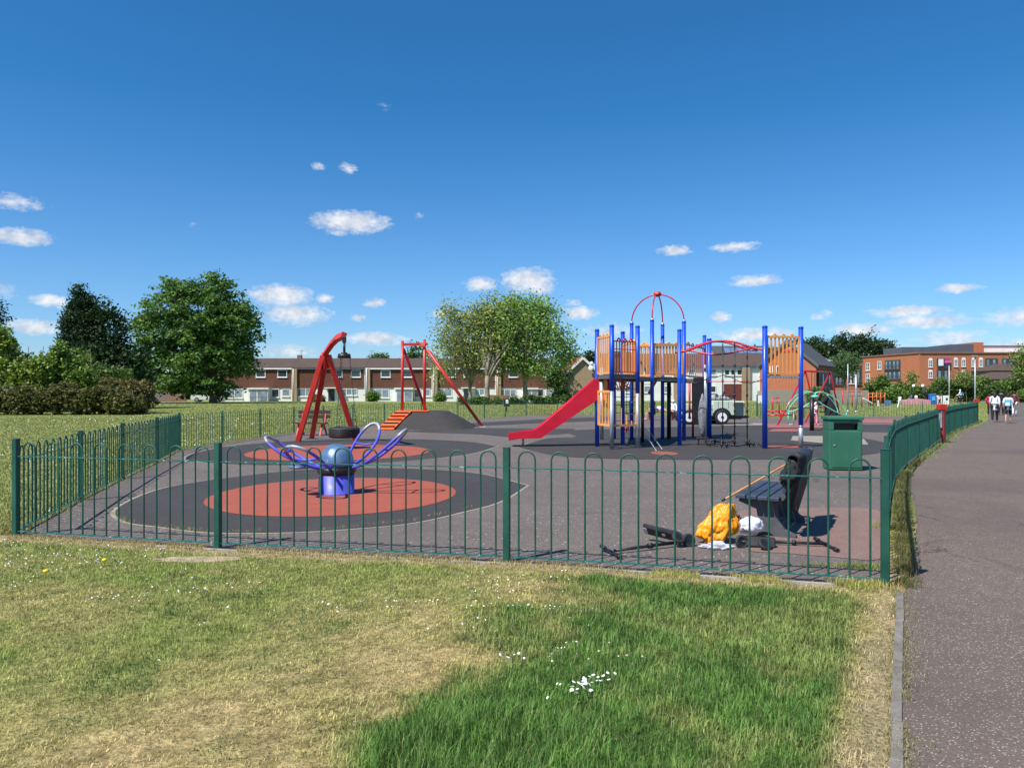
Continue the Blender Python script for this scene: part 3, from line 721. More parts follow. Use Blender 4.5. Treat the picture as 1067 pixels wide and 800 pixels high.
fence('dark green bow top fence on the left side, running away from the corner post', LF, .99, False, 'playground fences', 6, .0105, ends=(False, True))
fence('long curved dark green bow top fence beside the asphalt path', RF, 1.05, False, 'playground fences', 5, .0085, .052, ends=(False, True))
fence('dark green bow top fence at the back between the playground and the grass field', BF, .98, False, 'playground fences', 4, .0095, .042, ends=(False, False))
def V(*a): return Vector(a)
def arc(a, b, up, k=14):                         # parabola-like arch from a to b rising by vector up
    return [a.lerp(b, i / k) + up * (1 - (2 * i / k - 1) ** 2) for i in range(k + 1)]

# ------------------------------------------------------------------ spinning dish with four looped arms
def petal(r0, r1, z0, z1, width, k=26):          # closed loop in local frame along +x
    pts = []
    for i in range(k):
        a = 2 * math.pi * i / k
        u = .5 - .5 * math.cos(a); s = math.sin(a)
        x = r0 + (r1 - r0) * u; wd = width * s * (.35 + .75 * u)
        z = z0 + (z1 - z0) * (u ** 1.7)
        pts.append(V(x, wd, z))
    return pts
def spinner():
    c = V(-2.74, 12.0, .015)
    r = root('spinner_dish', c, 'violet blue spinning dish with looped arms and domed grey head on the near red mat', 'spinner')
    part('base', MB().lathe(c, [(.285, 0), (.285, .012), (.272, .014), (.272, .29), (.262, .295)], 32), M['violet'], r)
    m = MB(); a = R(215); p = c + V(math.cos(a) * .274, math.sin(a) * .274, .11); m.rbox(p, (.012, .12, .17), .004, a); part('base_plate', m, M['worn'], r)
    part('collar', MB().lathe(c, [(.24, .29), (.28, .31), (.3, .35), (.3, .4), (.24, .42)], 32), M['blackmetal'], r)
    part('dome', MB().lathe(c, [(.2, .4), (.25, .415), (.262, .45), (.262, .52), (.245, .6), (.205, .675), (.15, .73), (.08, .762), (.0, .77)], 36), M['dome'], r)
    part('dome_band', MB().lathe(c, [(.262, .455), (.272, .46), (.272, .475), (.262, .48)], 36), M['violet'], r)
    for ang, tip, rr, wd in ((-8, 1.0, 1.12, .24), (68, 1.05, 1.1, .25), (171, .87, 1.17, .25), (247, .8, 1.06, .32)):
        m3 = Matrix.Rotation(R(ang), 3, 'Z')
        pts = [c + m3 @ p for p in petal(.2, rr, .4, tip, wd)]
        arm = part('arm_loop', MB().tube(pts, .0245, 10, closed=True), M['violet'], r)
        q = len(pts); m = MB(); a, b = pts[q * 5 // 16], pts[q - q * 5 // 16]
        m.tube([a, (a + b) / 2 + V(0, 0, -.03), b], .017, 8); part('cross_bar', m, M['violet'], arm)
        wear = pts[q // 2 - 3:q // 2 + 4]; part('worn_tip', MB().tube(wear, .0262, 10), M['worn'], arm)
    m = MB(); m.lathe(c + V(-.5, -.28, .4), [(.0, 0), (.16, .02), (.19, .05), (.17, .055), (.0, .04)], 20); part('seat_disc', m, M['dome'], r)
spinner()

# ------------------------------------------------------------------ tyre swing on a bent red mast
def tyre_swing():
    apex = P(339, 372, 24.0); A = G(310, 460.5); B = G(324.5, 457.2); C = G(371, 459.5); tip = P(358, 349.5, 21.6)
    r = root('tyre_swing', (apex.x, apex.y, 0), 'tall red tripod mast with bent arm and black tyre hanging from chains', 'tyre swing')
    for f, off_ in ((A, -.07), (C, .1)):
        part('leg', MB().beam(f - V(0, 0, .02), apex + V(off_, 0, .05), .155, .16, (0, 1, 0)), M['red'], r, bevel=.012)
    part('leg', MB().beam(B - V(0, 0, .02), apex + V(0, .12, .0), .11, .16, (1, 0, 0)), M['red'], r, bevel=.012)
    m = MB(); k1 = P(346.5, 357.5, 23.4)
    for f in (A, B, C): m.rbox((f.x, f.y, .01), (.34, .3, .02), .004)
    part('foot_plate', m, M['blackmetal'], r)
    q = [apex + V(-.02, .1, -.35), apex + V(.0, 0, .1), P(341.5, 364.5, 23.7), k1, P(351.5, 352.5, 22.5), tip]
    m = MB()
    for a, b in zip(q, q[1:]): m.beam(a, b + (b - a).normalized() * .05, .145, .18, (.35, .1, 1))
    part('mast_arm', m, M['red'], r, bevel=.01)
    h = tip + V(.03, -.05, -.1); m = MB(); m.rbox(h + V(0, 0, -.02), (.1, .1, .16), .01); m.cyl(h + V(0, 0, -.1), h + V(0, 0, -.42), .035); m.cyl(h + V(0, 0, -.42), h + V(0, 0, -.54), .17, .19); m.cyl(h + V(0, 0, -.38), h + V(0, 0, -.43), .09)
    part('swivel', m, M['black'], r)
    tc_ = V(h.x, h.y, Z(450.5, 21.5)); pr2 = []
    for i in range(14):
        a = 2 * math.pi * i / 14 - .5; pr2.append((.33 + .115 * math.cos(a) * 1.05, .115 * math.sin(a) * 1.1))
    m = MB(); m.lathe(tc_, [(p[0] + .0, p[1]) for p in [(.22, -.11), (.26, -.14), (.36, -.15), (.42, -.125), (.435, -.05), (.43, .0), (.435, .05), (.42, .125), (.36, .15), (.26, .14), (.22, .11), (.235, 0), (.22, -.11)]], 40)
    part('tyre', m, M['tyre'], r)
    m = MB()
    for k in range(4):
        m.lathe(tc_ + V(0, 0, -.09 + .06 * k), [(.436, -.006), (.441, 0), (.436, .006)], 40)
    part('tread', m, M['black'], r)
    for k in range(3):
        a = 2 * math.pi * k / 3 + .35; lo = tc_ + V(math.cos(a) * .34, math.sin(a) * .34, .14); hi = h + V(math.cos(a) * .15, math.sin(a) * .15, -.52)
        m = MB(); n = 40
        for i in range(n):
            s, e = hi.lerp(lo, i / n), hi.lerp(lo, (i + .72) / n); m.beam(s, e, .028 if i % 2 else .012, .012 if i % 2 else .028)
        part('chain', m, M['blackmetal'], r)
    return r
tyre_swing()

# ------------------------------------------------------------------ mound with climbing ramp, zip-line start frame
def mound():
    r = root('rubber_mound', G(440, 440), 'black rubber mound with an orange runged ramp on its left side', 'play mound')
    d0 = 31.6
    def ring(x0, x1, y0, y1, z, k=9):
        pts = []; cx_, cy_ = (x0 + x1) / 2, (y0 + y1) / 2; a_, b_ = (x1 - x0) / 2, (y1 - y0) / 2
        for i in range(36):
            t_ = 2 * math.pi * i / 36; c_, s_ = math.cos(t_), math.sin(t_); e = .55
            pts.append(V(cx_ + a_ * math.copysign(abs(c_) ** e, c_), cy_ + b_ * math.copysign(abs(s_) ** e, s_), z))
        return pts
    R0 = ring(X(386, 32.2), X(492, 32.2), 32.0, 37.4, .0); R1 = ring(X(413, 33), X(463, 33), 33.3, 36.2, .7); R05 = ring(X(398, 32.6), X(479, 32.6), 32.6, 36.8, .37)
    m = MB(); m.add(R0 + R05 + R1 + ring(X(418, 33), X(458, 33), 33.6, 36, .73), [(k * 36 + i, k * 36 + (i + 1) % 36, (k + 1) * 36 + (i + 1) % 36, (k + 1) * 36 + i) for k in range(3) for i in range(36)] + [tuple(range(108, 144))])
    part('mound_body', m, M['rubber'], r)
    a, b = V(X(401.5, 32.1), 31.95, .03), V(X(421, 33.3), 33.25, .77); ww = V(.35, 0, 0)
    m = MB(); m.add([a - ww, a + ww, b + ww * .95, b - ww * .95, a - ww + V(0, .1, -.05), a + ww + V(0, .1, -.05), b + ww * .95 + V(0, .1, -.05), b - ww * .95 + V(0, .1, -.05)], [(0, 1, 2, 3), (4, 7, 6, 5), (0, 4, 5, 1), (1, 5, 6, 2), (2, 6, 7, 3), (3, 7, 4, 0)])
    OR2 = paint('orange_ramp', (.8, .12, .025), .45, var=.12, scale=3)
    rp_ = part('ramp', m, OR2, r)
    m = MB()
    for i in range(5):
        c = a.lerp(b, (i + .7) / 5.4) + V(0, -.015, .03); m.beam(c - ww * .9, c + ww * .9, .05, .04)
    part('rung', m, M['black'], rp_)
    part('platform', MB().bbox((X(411.5, 33), 33.35, .735), (X(445, 33), 34.6, .765)), OR2, r)
mound()
def zipline():
    d = 34.2; r = root('zip_line_frame', (X(430, d), d, .73), 'tall narrow red frame with two long diagonal braces on the black mound', 'zip line frame')
    for px, top in ((419.3, 355), (442.3, 353.5)):
        part('post', MB().cyl((X(px, d), d, .72), (X(px, d), d, Z(top, d)), .066, n=12), M['red'], r)
    part('cross_bar', MB().beam((X(419, d), d, Z(359, d)), (X(446, d), d, Z(358.5, d)), .09, .12), M['red'], r)
    m = MB(); m.rbox((X(441, d), d - .02, Z(360, d)), (.22, .2, .16), .02); part('pulley_box', m, M['orange_red'], r)
    part('brace', MB().cyl(P(445, 364, d), (X(503, 34.5), 34.5 + 0, 0), .07, n=12), M['red'], r)
    dk = MB(); dk.cyl(P(420.5, 364, d + .1), (X(449, 37.5), 37.5, .0), .07, n=12); part('brace', dk, M['crimson'], r)
    m = MB(); m.rbox((X(503, 34.5), 34.5, .02), (.3, .3, .05), .01); m.rbox((X(449, 37.5), 37.5, .02), (.3, .3, .05), .01); part('foot_plate', m, M['galv'], r)
zipline()

# ------------------------------------------------------------------ red picnic bench behind the swing
def park_bench_red(o, rz, label, L=1.5):
    r = root('park_bench', o, label, 'bench'); m3 = Matrix.Rotation(rz, 3, 'Z')
    def q(x, y, z): return V(*o) + m3 @ V(x, y, z)
    for y in (-.2, -.02): part('seat_plank', MB().box(q(0, y, .45), (L, .15, .045), rz), M['darkwood'], r)
    for z in (.68, .84): part('back_plank', MB().box(q(0, .22, z), (L, .035, .13), rz), M['darkwood'], r)
    for x in (-L * .36, L * .36):
        m = MB(); m.beam(q(x, -.3, 0), q(x, -.1, .45), .05, .05); m.beam(q(x, .3, 0), q(x, .0, .45), .05, .05); m.beam(q(x, .1, .4), q(x, .26, .9), .05, .05); m.beam(q(x, -.28, .41), q(x, .14, .41), .05, .05)
        part('leg_frame', m, M['red'], r)
g_ = G(325, 453.5); park_bench_red((g_.x, g_.y, 0), R(-10), 'low dark plank bench on red legs behind the legs of the tyre swing', 1.25)

# ------------------------------------------------------------------ main climbing structure
def post(r, x, y, z0, z1, mat='blue', lower=None, rad=.063):
    m = MB(); m.cyl((x, y, z0 if not lower else lower), (x, y, z1), rad, n=16); o = part('post', m, M[mat], r)
    part('cap', MB().lathe((x, y, z1 - .03), [(rad + .006, 0), (rad + .006, .03), (rad * .8, .055), (0, .065)], 16), M[mat] if mat != 'blue' else M['blue'], o)
    if lower: part('galvanised_foot', MB().cyl((x, y, z0), (x, y, lower + .01), rad * .97, n=16), M['galv'], o)
    return o
def barrier(r, a, b, z0, z1, n, mat='orange', bar=.028, arches=3, frame=.03, top=None, label=None):
    a, b = V(a[0], a[1], 0), V(b[0], b[1], 0); d = (b - a); L = d.length; d.normalize(); a = a + d * .075; b = b - d * .075; L = (b - a).length
    m = MB(); up = V(0, 0, 1)
    for p in (a, b): m.beam(p + up * z0, p + up * z1, frame * 1.6, frame, d)
    for z in (z0, z1): m.beam(a + up * z, b + up * z, frame * 1.3, frame * 1.7)
    o = part('barrier_panel', m, M[mat], r, label)
    for i in range(n):
        p = a.lerp(b, (i + 1) / (n + 1)); part('bar', MB().beam(p + up * z0, p + up * z1, bar * 1.9, .02, V(-d.y, d.x, 0)), M[mat], o)
    if arches:
        for i in range(arches):
            p = a.lerp(b, (i + .8) / (arches + .6)); h = L / (arches + 1) * .32
            part('grip_arch', MB().tube(arc(p - d * h + up * z1, p + d * h + up * z1, up * .08, 8), .022, 6), M[top or mat], o)
    return o
def deck(r, pts, z):
    m = MB(); n = len(pts)
    m.add([(p[0], p[1], z) for p in pts] + [(p[0], p[1], z - .12) for p in pts], [tuple(range(n)), tuple(range(n, 2 * n))[::-1]] + [(i, n + i, n + (i + 1) % n, (i + 1) % n) for i in range(n)])
    return part('deck', m, M['galv'] if False else M['deck'], r)
M['deck'] = paint('grey_deck', (.12, .125, .13), .6, .2, var=.25, scale=6)
def playset():
    A1, A2, A3, A4 = (2.47, 22.3), (2.755, 21.2), (3.55, 21.7), (3.28, 22.75)
    cB = V(4.775, 25.2, 0); RB = .86; c_, s_ = math.cos(R(22)), math.sin(R(22))
    Lp = (cB.x - RB * c_, cB.y + RB * s_); Fp = (cB.x - RB * s_, cB.y - RB * c_); Rp = (cB.x + RB * c_, cB.y - RB * s_); Kp = (cB.x + RB * s_, cB.y + RB * c_)
    Q = (X(708, 22.7), 22.7); D1 = (X(734, 27.8), 27.8); D2 = (X(739, 26.4), 26.4); E1 = (X(797, 21.5), 21.5); E2 = (X(834.5, 21.8), 21.8)
    C1 = (X(627, 25.4), 25.4); C2 = (X(640, 25.9), 25.9)
    r = root('climbing_frame', (4.5, 23.5, 0), 'large blue and orange climbing frame with towers, red slide and domed arches', 'climbing frame')
    DZ = 2.08
    post(r, *A1, 0, 3.39); post(r, *A2, 0, 3.42, lower=1.62); post(r, *A3, 0, 3.44, lower=1.55); post(r, *A4, 0, 3.36)
    for q in (Lp, Fp, Rp): post(r, *q, 0, 3.86)
    post(r, *Kp, 0, 3.86); post(r, *Q, 0, 3.42); post(r, *D1, 0, 3.62); post(r, *D2, 0, 3.4, rad=.08)
    post(r, *E1, 0, 3.42, rad=.072); post(r, *E2, 0, 3.42, rad=.066, lower=.62)
    post(r, *C1, 0, 2.0, 'galv'); post(r, *C2, 0, 2.0)
    part('bolt_ring', MB().cyl((E2[0], E2[1], .6), (E2[0], E2[1], .64), .072), M['galv'], r)
    deck(r, [A1, A2, A3, A4], DZ); deck(r, [Lp, Fp, Rp, Kp], DZ - .02); deck(r, [A3, Fp, Lp, A4], DZ - .04)
    deck(r, [Rp, (Rp[0] + .7, Rp[1] - .1), D2, D1, Kp], DZ - .06); deck(r, [(A4[0], A4[1] + .05), (A1[0], A1[1] + .1), C1, C2], DZ - .05)
    # barriers
    barrier(r, A1, A2, 2.12, 3.15, 6, label='pale orange side panel'); barrier(r, A2, A3, 2.14, 3.0, 7, 'orange_red', .014, 3, .02, 'crimson')
    barrier(r, A3, A4, 2.14, 3.0, 5, 'orange'); o = barrier(r, (A2[0] + .05, A2[1] + 1.5), (A3[0] + .1, A3[1] + 1.6), 2.1, 2.78, 8, 'orange', .032, 0)
    barrier(r, Fp, Rp, 2.16, 3.1, 8, 'orange', .034, 3, .045); barrier(r, Lp, Fp, 2.12, 3.1, 4, 'orange', .02, 2)
    barrier(r, Kp, Lp, 2.12, 3.1, 6, 'orange', .02, 2); barrier(r, Rp, D1, 2.12, 3.15, 8, 'orange_red', .02, 4, .025, 'crimson')
    barrier(r, E1, E2, 2.11, 3.14, 7, 'orange', .026, 3, .035)
    part('lower_rail', MB().cyl((A2[0], A2[1], 2.78), (A3[0], A3[1], 2.78), .012, n=6), M['crimson'], r)
    # dome of four bent tubes with a finial
    top = cB + V(0, 0, 4.78)
    for q in (Lp, Fp, Rp, Kp):
        b = V(q[0], q[1], 3.88); pts = []
        for i in range(15):
            t_ = i / 14 * math.pi / 2; pts.append(V(b.x + (top.x - b.x) * (1 - math.cos(t_)), b.y + (top.y - b.y) * (1 - math.cos(t_)), b.z + (top.z - b.z) * math.sin(t_)))
        part('dome_arch', MB().tube(pts, .022, 8), M['crimson'], r); part('collar', MB().cyl(b - V(0, 0, .04), b + V(0, 0, .05), .045), M['galv'], r)
    part('finial', MB().lathe(top - V(0, 0, .07), [(.05, 0), (.11, .03), (.13, .09), (.11, .15), (.04, .18), (0, .185)], 8, False), M['red'], r)
    # slide: open chute with raised side walls and a flat run-out
    y0, y1 = 22.25, 22.85; xs = [(X(622, 22.5), Z(393.5, 22.5)), (X(590, 22.5), Z(420.6, 22.5)), (X(562, 22.5), Z(444.6, 22.5)), (X(556, 22.5), Z(448.2, 22.5)), (X(545, 22.5), Z(450, 22.5)), (X(530, 22.5), Z(452, 22.5))]
    m = MB(); ny_ = 10; prof = []
    for i in range(ny_ + 1):
        f = i / ny_; yy_ = y0 + (y1 - y0) * f; e = abs(2 * f - 1); prof.append((yy_, .16 * max(0, (e - .55) / .45) ** .6 if e > .55 else 0))
    cl = []
    for a, b in zip(xs, xs[1:]):
        for k in range(4): cl.append((a[0] + (b[0] - a[0]) * k / 4, a[1] + (b[1] - a[1]) * k / 4))
    cl.append(xs[-1])
    vs_ = []
    for j, (x, z) in enumerate(cl):
        p0 = cl[max(0, j - 1)]; p1 = cl[min(len(cl) - 1, j + 1)]; tx, tz = p1[0] - p0[0], p1[1] - p0[1]; l_ = math.hypot(tx, tz); nx_, nz_ = tz / l_, -tx / l_
        k_ = .85
        for (yy_, hh) in prof: vs_.append(V(x + nx_ * (hh * k_), yy_, z - .15 + nz_ * (hh * k_)))
    n_ = ny_ + 1; fs_ = [(j * n_ + i, j * n_ + i + 1, (j + 1) * n_ + i + 1, (j + 1) * n_ + i) for j in range(len(cl) - 1) for i in range(ny_)]
    m.add(vs_, fs_, True)
    so_ = part('slide_chute', m, M['slide'], r); md = so_.modifiers.new('s', 'SOLIDIFY'); md.thickness = .035
    # deep outer cheeks of the slide
    for yy_ in (y0 - .02, y1 + .02):
        top_ = [(X(a, 22.5), Z(b, 22.5)) for a, b in ((623, 392), (562, 444.3), (556, 447.8), (530, 451.5))]
        bot_ = [(X(a, 22.5), Z(b, 22.5)) for a, b in ((530, 457), (563, 456), (580, 444.5), (623, 415.5))]
        part('slide_wall', MB().prism(top_ + bot_, (0, yy_, 0), (1, 0, 0), (0, 0, 1), (0, 1, 0), .03), M['slide'], so_)
    m = MB(); m.cyl((X(545, 22.5), 22.4, 0), (X(545, 22.5), 22.4, .3), .03); m.cyl((X(545, 22.5), 22.75, 0), (X(545, 22.5), 22.75, .3), .03); part('slide_foot', m, M['galv'], so_)
    part('slide_gate', MB().bbox((X(629, 22.3), 22.3, 1.15), (X(632.5, 22.3), 22.36, 2.06)), M['orange'], r)
    m = MB(); m.bbox((X(633, 22.5), 22.5, 1.1), (X(637, 22.5), 22.6, 1.95)); part('slide_board', m, M['slide'], r)
    # low play panel at ground level
    m = MB(); a, b = V(*A1, 0), V(*A2, 0); up = V(0, 0, 1)
    m.beam(a.lerp(b, .12) + up * .66, a.lerp(b, .12) + up * 1.62, .07, .05); m.beam(a.lerp(b, .1) + up * 1.6, a.lerp(b, .92) + up * 1.6, .05, .07); m.beam(a.lerp(b, .1) + up * .66, a.lerp(b, .95) + up * .66, .05, .06)
    for f in (.38, .58, .78): m.beam(a.lerp(b, f) + up * .66, a.lerp(b, f) + up * 1.6, .035, .03)
    part('low_panel', m, M['orange'], r)
    m = MB(); a, b = V(*A2, 0), V(*A3, 0); m.beam(a.lerp(b, .07) + up * .66, a.lerp(b, .95) + up * .66, .05, .06)
    for f, z in ((.15, 1.4), (.36, 1.15), (.56, .95), (.76, .78)): m.beam(a.lerp(b, f) + up * .66, a.lerp(b, f) + up * z, .03, .03)
    m.beam(a.lerp(b, .93) + up * .66, a.lerp(b, .93) + up * 1.55, .035, .03); part('stepped_panel', m, M['orange'], r)
    # rope web under the deck
    m = MB(); a, b = V(A2[0], A2[1] + .5, 0), V(A3[0], A3[1] + .5, 0)
    for k in range(7):
        f = k / 6; m.tube([a.lerp(b, f) + up * 2.0, a.lerp(b, min(1, max(0, .5 + (f - .5) * .35))) + up * 1.62], .016, 5)
        if k < 6: m.tube([a.lerp(b, f + .1) + up * 2.0, a.lerp(b, .9 - f * .8) + up * 1.66], .012, 5)
    part('cross_slat', m, M['orange_red'], r)
    m = MB()
    for k in range(4): m.cyl((X(641 + k * 6, 23.2), 23.2, .7), (X(641 + k * 6, 23.2), 23.2, 2.0), .008, n=5)
    for k in range(6): m.cyl((X(638, 23.2), 23.2, .72 + k * .24), (X(662, 23.2), 23.2, .72 + k * .24), .009, n=5)
    part('rope_net', m, M['black'], r)
    m = MB()
    for z in (.95, 1.3): m.beam((X(652, 22.4), 22.4, z), (X(662, 22.4), 22.4, z), .12, .03)
    m.cyl((X(655, 22.4), 22.4, .45), (X(656, 22.4), 22.4, 1.35), .012); part('step_plate', m, M['galv'], r)
    m = MB(); m.rbox((X(653, 22), 22, .52), (.06, .05, .2), .01, 0, Matrix.Rotation(R(20), 3, 'Y')); part('red_handle', m, M['red'], r)
    # dark legs and poles seen beneath the far decks
    for px, d, w_ in ((669.5, 24.2, .05), (697, 26.1, .07)):
        part('dark_pole', MB().cyl((X(px, d), d, 0), (X(px, d), d, 2.0), w_, n=10), M['black'], r)
    for px, d in ((718.5, 28.3), (722, 27.0)): part('red_pole', MB().cyl((X(px, d), d, 0 if px > 720 else .6), (X(px, d), d, 2.0), .04, n=8), M['red'], r)
    m = MB(); m.tube([P(676, 410, 26), P(686, 392, 26)], .05, 8); part('red_chute_leg', m, M['orange_red'], r)
    # black climbing board and grey climbing bag beneath the overhead rails
    m = MB(); m.rbox((X(728, 24.3), 24.3, 1.3), (.34, .05, 1.5), .02); part('climbing_board', m, M['black'], r)
    part('grey_pole', MB().cyl((X(735.5, 22.8), 22.8, 0.1), (X(734.6, 22.8), 22.8, Z(380, 22.8)), .035, n=10), M['galv'], r)
    m = MB(); c0 = V(X(732, 22.9), 22.9, 0); pr_ = [(.02, .28), (.1, .35), (.14, .7), (.15, 1.0), (.1, 1.3), (.03, 1.52), (0, 1.56)]
    m.lathe(c0, [(a * .9, z) for a, z in pr_], 12); part('climbing_sock', m, paint('mottled_grey_net', (.2, .2, .22), .8, var=.6, scale=14, bump=1), r)
    m = MB(); m.rbox((c0.x, c0.y, .22), (.34, .2, .05), .01); m.cyl(c0 + V(-.13, 0, 0), c0 + V(-.1, 0, .24), .02); m.cyl(c0 + V(.13, 0, 0), c0 + V(.1, 0, .24), .02); part('step_base', m, M['darkwood'], r)
    # overhead red rails
    s0, s1 = V(Q[0], Q[1], 2.79), V(E1[0], E1[1], 2.8)
    def wave(dy, amp, dz, r_, inset=.14):
        a, b = s0 + V(0, dy, 0), s1 + V(0, dy, 0); pts = []
        for i in range(41):
            f = i / 40; g2 = min(1, max(0, (f - inset * .5) / (1 - inset))); pts.append(a.lerp(b, f) + V(0, 0, dz + amp * math.sin(math.pi * g2) ** 1.3))
        return pts
    for dy, amp in ((0, .27), (.62, .29)): part('wave_rail', MB().tube(wave(dy, amp, 0, 0), .03, 8), M['crimson'], r)
    for dy in (.31,):
        pts = wave(dy, -.17, .06, 0); pts = pts[4:-3]; part('wave_rail', MB().tube(pts, .024, 8), M['crimson'], r)
    m = MB()
    for f in (0.06, .94): m.cyl(s0.lerp(s1, f), s0.lerp(s1, f) + V(0, .62, 0), .022)
    part('end_rail', m, M['crimson'], r)
    for px, zt in ((753, 2.98), (765.5, 3.02), (778.5, 2.88)):
        d = 22.0; m = MB(); x = X(px, d); m.cyl((x, d, .05), (x, d, zt), .017, n=6)
        for z in (.18, .62, 1.05, 1.5, 1.9, 2.35): m.ball((x, d, z), (.035, .035, .05), 8, 5)
        part('hanging_rope', m, M['black'], r)
    part('thin_rail', MB().cyl(P(738, 397.5, 22), P(795, 397.5, 21.6), .012, n=6), M['crimson'], r)
    m = MB(); m.tube([P(739, 393, 22), P(745, 393.5, 22), P(754, 390.5, 22), P(764, 394, 22), P(771, 398, 22), P(782, 399.5, 21.8), P(795, 395, 21.6)], .011, 5); m.tube([P(714, 398, 22.5), P(724, 399, 22.4), P(733, 397, 22.3), P(740, 392, 22)], .014, 5)
    part('slack_rope', m, M['black'], r)
    m = MB()
    for (x0, y0_, x1, y1_) in ((737, 459, 745, 463), (745, 463, 765, 463), (765, 463, 765, 456), (740, 466, 752, 467), (752, 467, 785, 466), (752, 459, 757, 467), (775, 462, 781, 466), (735, 464, 740, 466), (757, 454, 765, 456), (790, 466, 797, 467)):
        a, b = G(x0, y0_), G(x1, y1_); m.tube([a + V(0, 0, .1), (a + b) / 2 + V(0, 0, .05), b + V(0, 0, .12)], .016, 5); m.ball(b + V(0, 0, .1), .05, 7, 5); m.cyl(b, b + V(0, 0, .22), .012, n=5)
    part('ground_net', m, M['black'], r)
    # twisted chain bridge bar between the right-hand posts
    m = MB(); a, b = V(E1[0], E1[1], 2.02), V(E2[0], E2[1], 2.0); n = 26
    for i in range(n):
        p, q = a.lerp(b, i / n), a.lerp(b, (i + .8) / n); m.beam(p + V(0, 0, .03 if i % 2 else -.03), q + V(0, 0, -.03 if i % 2 else .03), .03, .025)
    part('twisted_bar', m, M['galv'], r)
    # stepping rods in front of the tower
    m = MB(); m.cyl(G(664, 454) + V(0, 0, .55), G(684, 472) + V(0, 0, .05), .012, n=6); m.cyl(G(674, 458) + V(0, 0, .4), G(690, 470) + V(0, 0, .05), .012, n=6); part('slant_rod', m, M['galv'], r)
playset()

# ------------------------------------------------------------------ mint climbing dish on a black pole
def mint_dish():
    d = 31.4; c = V(X(850, d), d, 0)
    r = root('leaf_climber', c, 'mint green looped climber on a short black pole beside the robed person', 'climber')
    part('pole', MB().cyl((X(846, d), d, 0), (X(846, d), d, 1.32), .09, n=14), M['blackmetal'], r)
    hub = V(X(849, d), d, 1.42); part('hub', MB().lathe(hub - V(0, 0, .1), [(.05, 0), (.16, .04), (.16, .12), (.05, .15)], 16), M['mint'], r)
    for sx_, dy, L, zz_ in ((1, 0, 1.3, .72), (1, .5, 1.15, .82), (-1, 0, 1.12, .72), (-1, .45, 1.0, .85)):
        tip = V(hub.x + sx_ * L, hub.y + dy, zz_); pts = []
        dirv = (tip - hub); side = V(-dirv.y, dirv.x, 0).normalized() * .1
        for i in range(28):
            a = 2 * math.pi * i / 28; u_ = .5 - .5 * math.cos(a); s_ = math.sin(a)
            p = hub.lerp(tip, u_) + side * s_ + V(0, 0, .3 * s_) + V(0, 0, .1 * math.sin(math.pi * u_)); pts.append(p)
        part('leaf_loop', MB().tube(pts, .021, 7, closed=True), M['mint'], r)
    m = MB()
    for px in (821.5, 827): m.cyl((X(px, 35), 35, .08), (X(px, 35), 35, .72), .03, n=6)
    m.cyl((X(821.5, 35), 35, .7), (X(827, 35), 35, .7), .03, n=6); m.cyl((X(821, 35), 35, .1), (X(828, 35), 35, .1), .03, n=6)
    tg = part('spring_frame', m, M['mint'], None, 'small mint green metal frame standing left of the leaf climber', 'play frame')
mint_dish()

# ------------------------------------------------------------------ crimson swing frame
def swings():
    f1, f2 = V(12.65, 36.6, 0), V(15.7, 39.4, 0); off_ = V(2.3, 2.6, 0); ap = (f1 + f2) / 2 + V(0.35, 0, 2.62)
    r = root('swing_frame', (ap.x + 1, ap.y + 1, 0), 'dark red A frame swing set standing behind the right orange panel', 'swing set')
    for o_ in (V(0, 0, 0), off_):
        for f in (f1, f2): part('leg', MB().cyl(f + o_, ap + o_, .043, n=10), M['crimson'], r)
        part('brace', MB().cyl((f1 + o_).lerp(ap + o_, .3), (f2 + o_).lerp(ap + o_, .3), .03, n=8), M['crimson'], r)
    part('top_bar', MB().cyl(ap - off_ * .05, ap + off_ * 1.05, .045, n=10), M['crimson'], r)
    for f in (.3, .68):
        p = ap + off_ * f; s = part('swing_seat', MB().rbox((p.x, p.y, .55), (.2, .45, .05), .015, math.atan2(off_.y, off_.x) - math.pi / 2), M['black'], r)
        m = MB()
        for dd_ in (-.22, .22):
            q = p + off_.normalized() * dd_; m.cyl((q.x, q.y, .57), (q.x, q.y, ap.z), .012, n=5)
        part('chain', m, M['blackmetal'], r)
swings()

